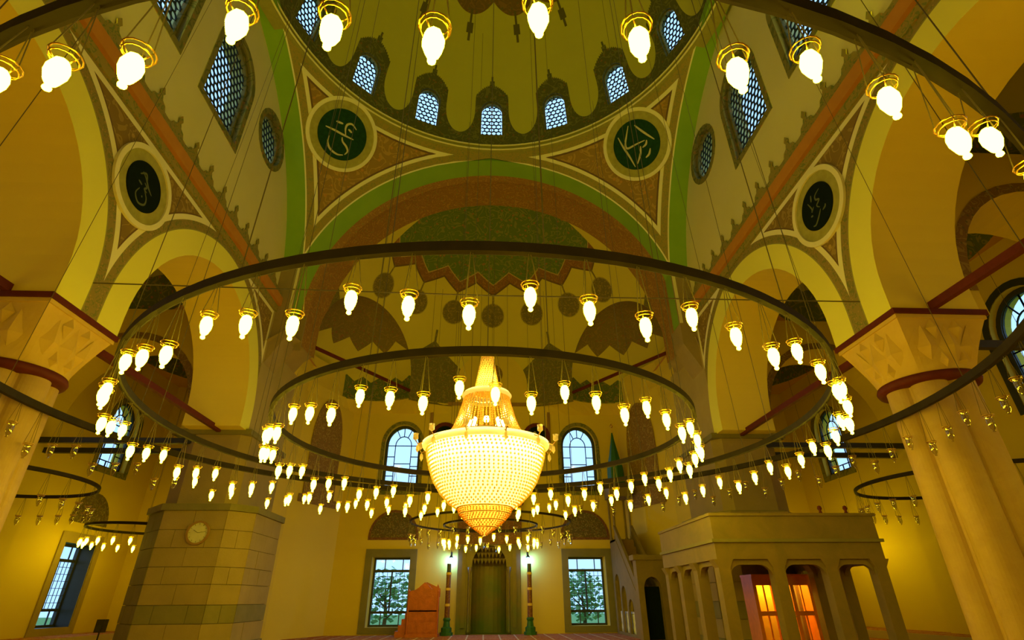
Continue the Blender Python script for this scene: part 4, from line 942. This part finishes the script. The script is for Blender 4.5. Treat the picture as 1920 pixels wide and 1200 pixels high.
for k in range(12):                                                  # bracket lamps on the rim
    a = 2 * pi * (k + 0.5) / 12; ca, sa = cos(a), sin(a)
    q = MB(); q.tube([(1.44 * ca, 1.44 * sa, 4.72), (1.56 * ca, 1.56 * sa, 4.66), (1.62 * ca, 1.62 * sa, 4.74)], 0.014, 5); o = q.build('bracket', 'brass', r)
    q = MB(); q.lathe([(0.02, 0), (0.06, 0.03), (0.055, 0.12), (0.065, 0.15)], 8, (1.62 * ca, 1.62 * sa, 4.74), cap=False); q.build('crystal_cup', 'crystal', o)
    q = MB(); q.lathe([(0.0, -0.2), (0.04, -0.13), (0.035, -0.05), (0.0, 0)], 6, (1.56 * ca, 1.56 * sa, 4.66)); q.build('crystal_drop', 'crystal', o)

# ------------------------------------------------------------------ added fill lights, out of view on the cornices, to brighten the dome
def added_fill_light(label, p, aim, power):
    r = tag(empty('floodlight', p), label, 'floodlight', 'floodlights on the cornice ledges')
    q = (Vector(aim) - Vector(p)).normalized().to_track_quat('-Z', 'Y')
    b = MB(); b.box(-0.16, 0.16, -0.11, 0.11, 0.0, 0.14); b.lathe([(0.17, -0.02), (0.15, 0.0)], 4, a0=pi / 4, a1=2 * pi + pi / 4, cap=False); o = b.build('housing', 'black', r); o.rotation_mode = 'QUATERNION'; o.rotation_quaternion = q; o.location = (0, 0, 0.17)
    b = MB(); b.box(-0.14, 0.14, -0.09, 0.09, -0.012, -0.002); o2 = b.build('lens', emit('floodlight_lens', LAMP_COL, 4.0) if 'floodlight_lens' not in bpy.data.materials else bpy.data.materials['floodlight_lens'], r); o2.rotation_mode = 'QUATERNION'; o2.rotation_quaternion = q; o2.location = (0, 0, 0.17)
    b = MB(); b.box(-0.12, 0.12, -0.05, 0.05, 0.0, 0.02); b.bar((-0.17, 0, 0.01), (-0.17, 0, 0.22), 0.02, 0.04); b.bar((0.17, 0, 0.01), (0.17, 0, 0.22), 0.02, 0.04); b.bar((-0.17, 0, 0.01), (0.17, 0, 0.01), 0.04, 0.02); b.build('bracket', 'black', r)
    l = bpy.data.lights.new('floodlight_beam', 'AREA'); l.shape = 'RECTANGLE'; l.size = 0.28; l.size_y = 0.18; l.energy = power; l.color = FILL_COL; l.spread = RD(150)
    lo = bpy.data.objects.new('beam', l); COL.objects.link(lo); lo.parent = r; lo.rotation_mode = 'QUATERNION'; lo.rotation_quaternion = q; lo.location = Vector((0, 0, 0.17)) + q @ Vector((0, 0, -0.02))
FILL_COL = (0.94, 0.90, 0.03)
for s in (-1, 1):
    nm = 'left' if s < 0 else 'right'
    added_fill_light('black floodlight on the %s cornice aimed up into the dome' % nm, (s * 9.98, 5.6, 14.63), (-s * 2.0, 14.0, 34.0), FILL_W)
    added_fill_light('black floodlight on the %s cornice aimed at the far half dome' % nm, (s * 9.98, 4.4, 14.63), (-s * 4.0, 26.0, 22.0), FILL_W)
    added_fill_light('black floodlight on the %s cornice aimed across at the pale wall' % nm, (s * 9.98, 3.2, 14.63), (-s * 9.0, 14.0, 20.0), FILL_W * 0.6)

# ------------------------------------------------------------------ mihrab
r = tag(empty('mihrab', (XO, YQ, 0)), 'tall olive marble prayer niche in the middle of the far wall', 'mihrab')
f = wall_y(0, -1)
b = MB(); fr = [(-1.75, 0.0), (1.75, 0.0), (1.75, 6.3), (-1.75, 6.3)]; hole = arch2(0, 0.95, 0.02, 3.3, 12, 1.0)
plate(b, fr, [hole], lambda u, v, d: (u, -0.28, v)); b.strip(fr, f, 0.28, 0.0); b.strip(hole, f, 0.28, 0.0); b.build('marble_frame', 'mihrab', r)
b = MB(); vs = []; n = 12                                            # niche: half-octagonal back with ribbed head
for z in (0.02, 1.2, 2.4, 3.3): vs += [(0.95 * cos(pi - pi * k / n), 0.9 * sin(pi * k / n), z) for k in range(n + 1)]
for j in range(1, 6):
    t = j / 6; q = cos(t * pi / 2); st = 1 - 0.06 * (j % 2); vs += [(0.95 * q * cos(pi - pi * k / n), 0.9 * q * st * sin(pi * k / n), 3.3 + 1.0 * sin(t * pi / 2)) for k in range(n + 1)]
vs.append((0, 0, 4.3)); W_ = n + 1
b.add(vs, [(j * W_ + i, j * W_ + i + 1, (j + 1) * W_ + i + 1, (j + 1) * W_ + i) for j in range(8) for i in range(n)] + [(8 * W_ + i, 8 * W_ + i + 1, 9 * W_) for i in range(n)])
b.add([(-0.95, 0, 0.02), (0.95, 0, 0.02), (0.95, 0.95, 0.02), (-0.95, 0.95, 0.02)], [(0, 1, 2, 3)]); b.build('niche', 'mihrab', r)
b = MB(); b.box(-1.82, 1.82, -0.40, 0, 4.35, 6.5); b.build('dark_crown_panel', 'crown', r)
b = MB(); b.box(-1.95, 1.95, -0.46, 0, 6.5, 6.7); b.build('crown_cornice', 'crown', r)
cr = MB(); cr.prism([(-0.32, 0), (0.32, 0), (0.3, 0.25), (0.12, 0.4), (0, 0.7), (-0.12, 0.4), (-0.3, 0.25)], lambda u, v, d: (u, d, v), -0.3, -0.22); o = cr.build('crest_leaf', 'crown', r, False, (-1.5, 0, 6.7))
for k in range(1, 6): link('crest_leaf', o.data, r, (-1.5 + 0.6 * k, 0, 6.7))
for s in (-1, 1):
    b = MB(); b.box(*sorted((s * 1.28, s * 1.5)), -0.36, -0.27, 0.3, 4.2); b.build('pilaster', 'mihrab', r)
    b = MB(); b.lathe([(0.09, 0.02), (0.12, 0.15), (0.07, 0.25), (0.07, 2.9), (0.12, 3.05), (0.13, 3.2)], 10, (s * 1.08, -0.32, 0)); b.build('colonnette', 'mihrab', r, True)
for j in range(3):
    b = MB()
    for k in range(9 - 2 * j):
        x = (k - (8 - 2 * j) / 2) * 0.2; z = 3.35 + 0.3 * j; b.add([(x - 0.1, -0.28, z + 0.28), (x + 0.1, -0.28, z + 0.28), (x + 0.1, 0.05, z + 0.28), (x - 0.1, 0.05, z + 0.28), (x, -0.16, z)], [(0, 1, 4), (1, 2, 4), (2, 3, 4), (3, 0, 4), (0, 3, 2, 1)])
    b.build('muqarnas_tier', 'mihrab', r)

# ------------------------------------------------------------------ candlestick columns with cool lamps
def candlestick(x, lab):
    r = tag(empty('candle_column', (x, 31.35, 0)), 'tall banded candle column on a green stepped foot %s of the mihrab' % lab, 'candle stand', 'candle columns beside the mihrab')
    b = MB(); b.lathe([(0.34, 0), (0.34, 0.14), (0.27, 0.16), (0.27, 0.34), (0.18, 0.40), (0.15, 0.62), (0.20, 0.72), (0.15, 0.80)], 8); b.build('foot', 'spire', r)
    z = 0.8
    for k, (h, rad, mt) in enumerate(((0.52, 0.135, 'crown'), (0.12, 0.15, 'capital'), (0.62, 0.125, 'crown'), (0.12, 0.14, 'capital'), (0.62, 0.12, 'crown'), (0.12, 0.14, 'capital'), (0.42, 0.11, 'frame'))):
        b = MB(); b.lathe([(rad, z), (rad, z + h)], 14); b.build('candle_band' if mt != 'frame' else 'candle_cap', mt, r, False); z += h
    return z
for s in (-1, 1):
    x = XO + s * 2.17; zt = candlestick(x, 'left' if s < 0 else 'right')
    r = tag(empty('wall_lantern', (x + (0.06 if s < 0 else -0.02), YQ - 0.02, 3.45)), 'glowing cyan wall lantern above the candle column %s of the mihrab' % ('left' if s < 0 else 'right'), 'lantern', 'cyan wall lanterns')
    b = MB(); b.lathe([(0.05, -0.05), (0.08, 0.05), (0.07, 0.16), (0.03, 0.22)], 10, (0, -0.3, 0)); b.build('glass', 'cyan', r, True)
    b = MB(); b.lathe([(0.13, 0.22), (0.05, 0.34), (0.015, 0.42), (0.015, 0.6), (0.0, 0.62)], 8, (0, -0.3, 0)); b.build('cap', 'frame', r)
    b = MB(); b.tube([(0, 0, 0.45), (0, -0.15, 0.5), (0, -0.3, 0.45)], 0.015, 5); b.box(-0.05, 0.05, -0.02, 0.02, 0.36, 0.54); b.build('arm', 'frame', r)

# ------------------------------------------------------------------ red wooden preacher's chair
r = tag(empty('pulpit_chair', (-3.2, 30.6, 0)), 'red brown carved wooden preaching chair left of the mihrab', 'pulpit chair')
b = MB(); b.box(-0.62, 0.98, -0.55, 0.55, 0.0, 0.12); b.build('plinth', 'redwood', r)
for nm, (x0, x1, y0, y1) in (('front_panel', (-0.55, 0.92, -0.52, -0.46)), ('rear_panel', (-0.55, 0.92, 0.46, 0.52)), ('right_panel', (0.86, 0.92, -0.46, 0.46))):
    b = MB(); b.box(x0, x1, y0, y1, 0.12, 1.75); b.build(nm, 'redwood', r)
    if nm == 'front_panel':
        for k in range(3):
            for j in range(3):
                q = MB(); q.box(-0.48 + 0.46 * k, -0.10 + 0.46 * k, -0.545, -0.52, 0.2 + 0.5 * j, 0.6 + 0.5 * j); q.build('carved_panel', 'redwood', r)
b = MB(); b.box(-0.55, 0.92, -0.52, 0.52, 1.1, 1.16); b.build('seat', 'redwood', r)
f = lambda u, v, d: (u, d, v)
b = MB(); b.prism([(-0.5, 1.75), (0.95, 1.75), (0.95, 2.2), (0.88, 2.34), (0.8, 2.12), (0.6, 2.1), (0.45, 2.25), (0.22, 2.42), (0.0, 2.25), (-0.15, 2.1), (-0.5, 2.02)], f, -0.53, -0.45); b.build('front_crest', 'redwood', r)
b = MB(); b.prism([(-0.5, 1.75), (0.95, 1.75), (0.95, 2.15), (0.22, 2.45), (-0.5, 2.0)], f, 0.45, 0.53); b.build('rear_crest', 'redwood', r)
for k in range(4):
    b = MB(); b.box(-1.14 + 0.15 * k, -0.62 if k < 3 else -0.55, -0.4, 0.4, 0.0 if k == 0 else 0.26 * k, 0.26 * (k + 1)); b.build('step', 'redwood', r)
for x in (-0.55, 0.92):
    b = MB(); b.lathe([(0.05, 0.1), (0.05, 1.95), (0.07, 2.0), (0.0, 2.12)], 8, (x, -0.5, 0)); b.build('post', 'redwood', r)

# ------------------------------------------------------------------ minbar
X0, X1 = 7.15, 8.2
r = tag(empty('minbar', (0, 0, 0)), 'marble minbar stair with portal and green pointed spire right of the mihrab', 'minbar')
f = lambda u, v, d: (X0 + d, u, v)
for dx, nm in ((0.0, 'left_flank'), (X1 - X0 - 0.1, 'right_flank')):
    outl = [(26.9, 0.0), (31.9, 0.0), (31.9, 4.5), (30.6, 4.5), (26.9, 1.55)]
    holes = [arch2(28.5, 0.5, 0.12, 1.1, 8), arch2(29.75, 0.5, 0.12, 1.7, 8), arch2(31.0, 0.5, 0.12, 2.3, 8)] if dx == 0 else []
    b = MB()
    plate(b, outl, holes, lambda u, v, d: (X0 + dx, u, v)); plate(b, outl, holes, lambda u, v, d: (X0 + dx + 0.1, u, v))
    g_ = lambda u, v, d: (X0 + dx + d, u, v); b.strip(outl, g_, 0, 0.1); [b.strip(h, g_, 0, 0.1) for h in holes]; b.build(nm, 'mahfil', r)
    q = MB(); q.bar((X0 + dx + 0.05, 26.9, 2.1), (X0 + dx + 0.05, 30.7, 5.15), 0.14, 0.16); q.build('hand_rail', 'mahfil', r)
    q = MB(); q.prism([(26.9, 1.55), (30.6, 4.5), (30.6, 5.0), (26.9, 2.02)], lambda u, v, d: (X0 + dx + 0.03 + d, u, v), 0, 0.05); q.build('balustrade_panel', 'mahfil', r)
for k in range(12):
    y = 26.9 + 0.31 * k; b = MB(); b.box(X0 + 0.1, X1 - 0.1, y, y + 0.33, 0.0 + 0.37 * k, 0.37 * (k + 1)); b.build('step', 'brown', r)
b = MB(); b.box(X0, X1, 30.6, 31.9, 4.4, 4.5); b.build('pulpit_floor', 'mahfil', r)
b = MB(); pf = rect2((X0 + X1) / 2 + 0.02, 0.66, 0.0, 3.45); ph = arch2((X0 + X1) / 2 + 0.02, 0.4, 0.0, 2.0, 10, 0.5)
pp_ = [(X0 - 0.12, 0), (ph[0][0], 0)] + [p for p in ph[2:]][::-1] + [(ph[1][0], 0), (X1 + 0.16, 0), (X1 + 0.16, 3.2), (X0 - 0.12, 3.2)]
for yv in (26.35, 26.9): plate(b, pp_, [], lambda u, v, d: (u, yv, v))
b.strip(pp_, lambda u, v, d: (u, 26.35 + d, v), 0, 0.55); b.build('portal', 'mahfil', r)
b = MB(); b.box(X0 - 0.25, X1 + 0.29, 26.25, 27.0, 3.2, 3.42); b.build('portal_cornice', 'mahfil', r)
b = MB(); b.box(ph[0][0], ph[1][0], 26.7, 26.76, 0.0, 2.1); b.build('portal_curtain', 'disc_black', r)  # black sheet stands in for the shade inside the portal opening
for x in (X0 + 0.08, X1 - 0.08):
    for y in (30.7, 31.8):
        b = MB(); b.lathe([(0.09, 4.5), (0.09, 4.65), (0.06, 4.7), (0.06, 6.6), (0.1, 6.75)], 8, (x, y, 0)); b.build('kiosk_post', 'mahfil', r, True)
b = MB(); b.box(X0 - 0.08, X1 + 0.08, 30.55, 31.95, 6.75, 7.5); b.build('kiosk_frieze', 'mahfil', r)
cx_, cy_ = (X0 + X1) / 2 + 0.03, 31.25
b = MB(); b.lathe([(0.52, 7.5), (0.48, 8.5), (0.30, 9.2), (0.12, 10.1), (0.04, 10.6)], 8, (cx_, cy_, 0)); b.build('spire', 'spire', r)
b = MB(); b.lathe([(0.03, 10.6), (0.03, 10.9), (0.09, 10.98), (0.09, 11.06), (0.02, 11.14), (0.0, 11.3)], 8, (cx_, cy_, 0)); b.build('finial', 'brass', r)
b = MB(); b.bar((X0 + 0.2, 28.0, 1.0), (X0 + 0.2, 31.5, 1.0), 0.07, 0.09); b.build('white_rail', 'whitewood', r)
b = MB(); b.lathe([(0.035, 0.05), (0.05, 0.3), (0.03, 0.5), (0.045, 0.8), (0.03, 0.96)], 8); o = b.build('baluster', 'whitewood', r, True, (X0 + 0.2, 28.1, 0))
for k in range(1, 16): link('baluster', o.data, r, (X0 + 0.2, 28.1 + 0.225 * k, 0))

# ------------------------------------------------------------------ muezzin's marble platform
A0, A1, B0, B1 = 6.72, 11.75, 16.25, 21.3
r = tag(empty('marble_platform', (0, 0, 0)), 'raised marble platform on arches and posts against the right pier', 'platform')
zt, zc, zp = 3.86, 3.12, 2.84
def slab(nm, x0, x1, y0, y1, z0, z1, mt='mahfil'):
    b = MB(); b.box(x0, x1, y0, y1, z0, z1); return b.build(nm, mt, r)
slab('floor_slab', A0, A1, B0, B1, 2.84, 3.1)
slab('front_parapet', A0, A1, B0, B0 + 0.12, zc, zt - 0.08); slab('left_parapet', A0, A0 + 0.12, B0 + 0.12, B1, zc, zt - 0.08)
slab('right_parapet', A1 - 0.12, A1, B0 + 0.12, B1, zc, zt - 0.08)
slab('front_cap_rail', A0 - 0.05, A1 + 0.05, B0 - 0.06, B0 + 0.16, zt - 0.08, zt); slab('left_cap_rail', A0 - 0.05, A0 + 0.16, B0 + 0.16, B1, zt - 0.08, zt); slab('right_cap_rail', A1 - 0.16, A1 + 0.05, B0 + 0.16, B1, zt - 0.08, zt)
slab('front_moulding', A0 - 0.08, A1 + 0.08, B0 - 0.08, B0, 3.05, 3.14, 'stone2'); slab('left_moulding', A0 - 0.08, A0, B0, B1, 3.05, 3.14, 'stone2')
slab('front_architrave', A0, A1, B0, B0 + 0.3, 2.6, 2.84); slab('left_architrave', A0, A0 + 0.3, B0 + 0.3, B1, 2.6, 2.84); slab('right_architrave', A1 - 0.3, A1, B0 + 0.3, B1, 2.6, 2.84)
fx = [A0 + 0.02, A0 + 1.62, A0 + 3.2, A1 - 0.36]; ly = [B0 + 0.02, B0 + 1.75, B0 + 3.3, B1 - 0.36]
def post(x, y, w=0.34):
    p = slab('post', x, x + w, y, y + w, 0.12, 2.6); b = MB(); b.box(x - 0.05, x + w + 0.05, y - 0.05, y + w + 0.05, 0.0, 0.14); b.build('post_base', 'mahfil', p)
    b = MB(); b.add([(x - 0.12, y - 0.02, 2.6), (x + w + 0.12, y - 0.02, 2.6), (x + w + 0.12, y + w + 0.02, 2.6), (x - 0.12, y + w + 0.02, 2.6), (x, y, 2.38), (x + w, y, 2.38), (x + w, y + w, 2.38), (x, y + w, 2.38)], [(0, 3, 2, 1), (4, 5, 6, 7), (0, 1, 5, 4), (1, 2, 6, 5), (2, 3, 7, 6), (3, 0, 4, 7)]); b.build('capital', 'mahfil', p)
for x in fx: post(x, B0 + 0.02)
for y in ly[1:]: post(A0 + 0.02, y)
for y in ly[1:]: post(A1 - 0.36, y)
def archpanel(u0, u1, f):
    rr = 0.36; n = 6; pts = [(u0, 1.95)] + [(u0 + rr - rr * cos(pi / 2 * k / n), 2.1 + rr * sin(pi / 2 * k / n)) for k in range(n + 1)] + [(u1 - rr + rr * sin(pi / 2 * k / n), 2.1 + rr * cos(pi / 2 * k / n)) for k in range(n + 1)] + [(u1, 1.95), (u1, 2.62), (u0, 2.62)]
    b = MB()
    for d in (0, 0.14): plate(b, pts, [], (lambda D: (lambda u, v, q: f(u, v, D)))(d))
    b.strip(pts, f, 0, 0.14); b.build('arch_panel', 'mahfil', r)
for k in range(3): archpanel(fx[k] + 0.33, fx[k + 1] + 0.01, lambda u, v, d: (u, B0 + 0.1 + d, v))
for k in range(3): archpanel(ly[k] + 0.33, ly[k + 1] + 0.01, lambda u, v, d: (A0 + 0.1 + d, u, v))
for k in range(3): archpanel(ly[k] + 0.33, ly[k + 1] + 0.01, lambda u, v, d: (A1 - 0.24 + d, u, v))
for x in (10.2, 11.0):
    b = MB(); b.lathe([(0.05, 3.86), (0.05, 3.9), (0.03, 3.93), (0.07, 4.0), (0.05, 4.07), (0.0, 4.09)], 8, (x, B0 + 0.05, 0)); b.build('knob', 'maroon', r, True)

# ------------------------------------------------------------------ lit orange glazed booth under the platform
r = tag(empty('glazed_booth', (10.55, 20.3, 0)), 'orange wooden glazed booth lit from inside, standing under the marble platform', 'booth')
W2, H2, D2 = 1.0, 2.28, 0.85
b = MB()
for z0, z1 in ((0.0, 0.14), (1.06, 1.2), (2.0, 2.28)): b.box(-W2, W2, -0.04, 0.06, z0, z1)
for x in (-W2, -0.34, 0.34, W2): b.box(x - 0.06, x + 0.06, -0.05, 0.07, 0.0, H2)
b.build('front_frame', 'orangewood', r)
for x in (-W2, W2):
    b = MB(); b.box(x - 0.04, x + 0.04, 0.06, D2, 0.0, H2); b.build('side_panel', 'orangewood', r)
b = MB(); b.box(-W2, W2, D2 - 0.05, D2, 0.0, H2); b.build('back_panel', 'cream', r)
b = MB(); b.box(-W2 - 0.06, W2 + 0.06, -0.08, D2, H2, H2 + 0.07); b.build('top', 'orangewood', r)
for x0, x1 in ((-0.94, -0.40), (-0.28, 0.28), (0.40, 0.94)):
    for z0, z1 in ((0.14, 1.06), (1.2, 2.0)):
        xm = (x0 + x1) / 2
        for q0, q1 in ((x0, xm - 0.02), (xm + 0.02, x1)):
            b = MB(); b.box(q0, q1, 0.0, 0.01, z0, z1); b.build('pane', 'pane', r)
        b = MB(); b.box(xm - 0.02, xm + 0.02, -0.02, 0.03, z0, z1); b.build('glazing_bar', 'orangewood', r)
b = MB(); b.box(-0.6, 0.6, 0.3, 0.45, 2.12, 2.2); b.build('ceiling_lamp', emit('booth_lamp', (1.0, 0.80, 0.10), 34.0), r)
b = MB(); b.lathe([(0.03, 0), (0.04, 0.05), (0.0, 0.08)], 8, (0.26, -0.06, 1.0)); b.build('door_knob', 'brass', r)

# ------------------------------------------------------------------ clock on the left pier, loudspeaker, white chair outside
r = tag(empty('wall_clock', (-10.62, 21.40, 3.86)), 'round pale wall clock on the left stone pier', 'clock'); f = lambda u, v, d: (u, -d, v)
b = MB(); b.prism(circ2(0, 0, 0.36, 32), f, 0.0, 0.04); b.build('face', 'clockface', r)
b = MB(); b.ring2(circ2(0, 0, 0.42, 32), circ2(0, 0, 0.35, 32), f, 0.08); b.strip(circ2(0, 0, 0.42, 32), f, 0, 0.08); b.strip(circ2(0, 0, 0.35, 32), f, 0.03, 0.08); b.build('rim', 'brown', r)
for a_, L_, w_ in ((-60, 0.2, 0.03), (80, 0.29, 0.022)):
    b = MB(); a = RD(a_); b.bar((0, -0.05, 0), (L_ * sin(a), -0.05, L_ * cos(a)), 0.008, w_, (0, 1, 0)); b.build('hand', 'black', r)
for k in range(12):
    b = MB(); a = 2 * pi * k / 12; b.bar((0.28 * sin(a), -0.045, 0.28 * cos(a)), (0.33 * sin(a), -0.045, 0.33 * cos(a)), 0.008, 0.02, (0, 1, 0)); b.build('hour_mark', 'black', r)
r = tag(empty('loudspeaker', (-16.6, 27.2, 0)), 'small black loudspeaker on a stand by the left aisle end', 'loudspeaker')
b = MB(); b.box(-0.17, 0.17, -0.14, 0.14, 0.45, 0.95); b.build('cabinet', 'black', r)
b = MB(); b.lathe([(0.2, 0), (0.2, 0.03), (0.03, 0.06), (0.03, 0.45)], 10); b.build('stand', 'black', r)
b = MB(); b.prism(circ2(0, 0.62, 0.12, 20), lambda u, v, d: (u, -0.14 - d, v), 0, 0.015); b.build('woofer', 'frame', r)
r = tag(empty('garden_chair', (-21.4, 27.6, -0.9)), 'white garden chair outside the left aisle window', 'chair')
b = MB(); b.box(-0.24, 0.24, -0.24, 0.24, 1.1, 1.15); b.build('seat', 'whitewood', r)
b = MB(); b.box(-0.24, -0.19, -0.24, 0.24, 1.15, 1.65); b.build('backrest', 'whitewood', r)
for x in (-0.21, 0.21):
    for y in (-0.21, 0.21):
        b = MB(); b.bar((x, y, 0.0), (x * 0.9, y * 0.9, 1.12), 0.05); b.build('leg', 'whitewood', r)

# ------------------------------------------------------------------ garden trees seen through the lower windows
lf = MB(); lf.add([(-0.16, 0, 0), (0, -0.05, 0.09), (0.18, 0, 0.02), (0, 0.05, -0.09)], [(0, 1, 2, 3)])
def tree(label, x, y, h, rad):
    r = tag(empty('garden_tree', (x, y, -0.9)), label, 'tree', 'garden trees')
    b = MB(); b.tube([(0, 0, 0), (0.1, 0.05, h * 0.35), (-0.05, 0, h * 0.7)], [0.16, 0.12, 0.06], 7)
    for k in range(5):
        a = k * 1.3; b.tube([(0, 0, h * (0.3 + 0.08 * k)), (rad * 0.6 * cos(a), rad * 0.6 * sin(a), h * (0.5 + 0.08 * k))], [0.06, 0.02], 5)
    b.build('trunk', 'bark', r)
    m_ = MB()
    for k in range(420):
        u, v, q = random.gauss(0, 1), random.gauss(0, 1), random.gauss(0, 1); n_ = sqrt(u * u + v * v + q * q) + 1e-6; R_ = rad * random.random() ** 0.4
        p = Vector((u / n_ * R_, v / n_ * R_, h * 0.62 + q / n_ * R_ * h / rad * 0.36)); rot = Matrix.Rotation(random.random() * 6.28, 3, 'Z') @ Matrix.Rotation(random.random() * 3, 3, 'X')
        m_.add([p + rot @ Vector(t) * 1.3 for t in lf.v], lf.f)
    o = m_.build('foliage', 'leaf', r); o['kind'] = 'stuff'
tree('leafy green tree outside the lower window left of the mihrab', -6.3, 38.5, 4.6, 2.0)
tree('leafy green tree outside the lower window right of the mihrab', 6.4, 38.0, 4.4, 1.7)
tree('leafy green tree outside the left aisle window', -24.5, 31.0, 4.6, 2.0)
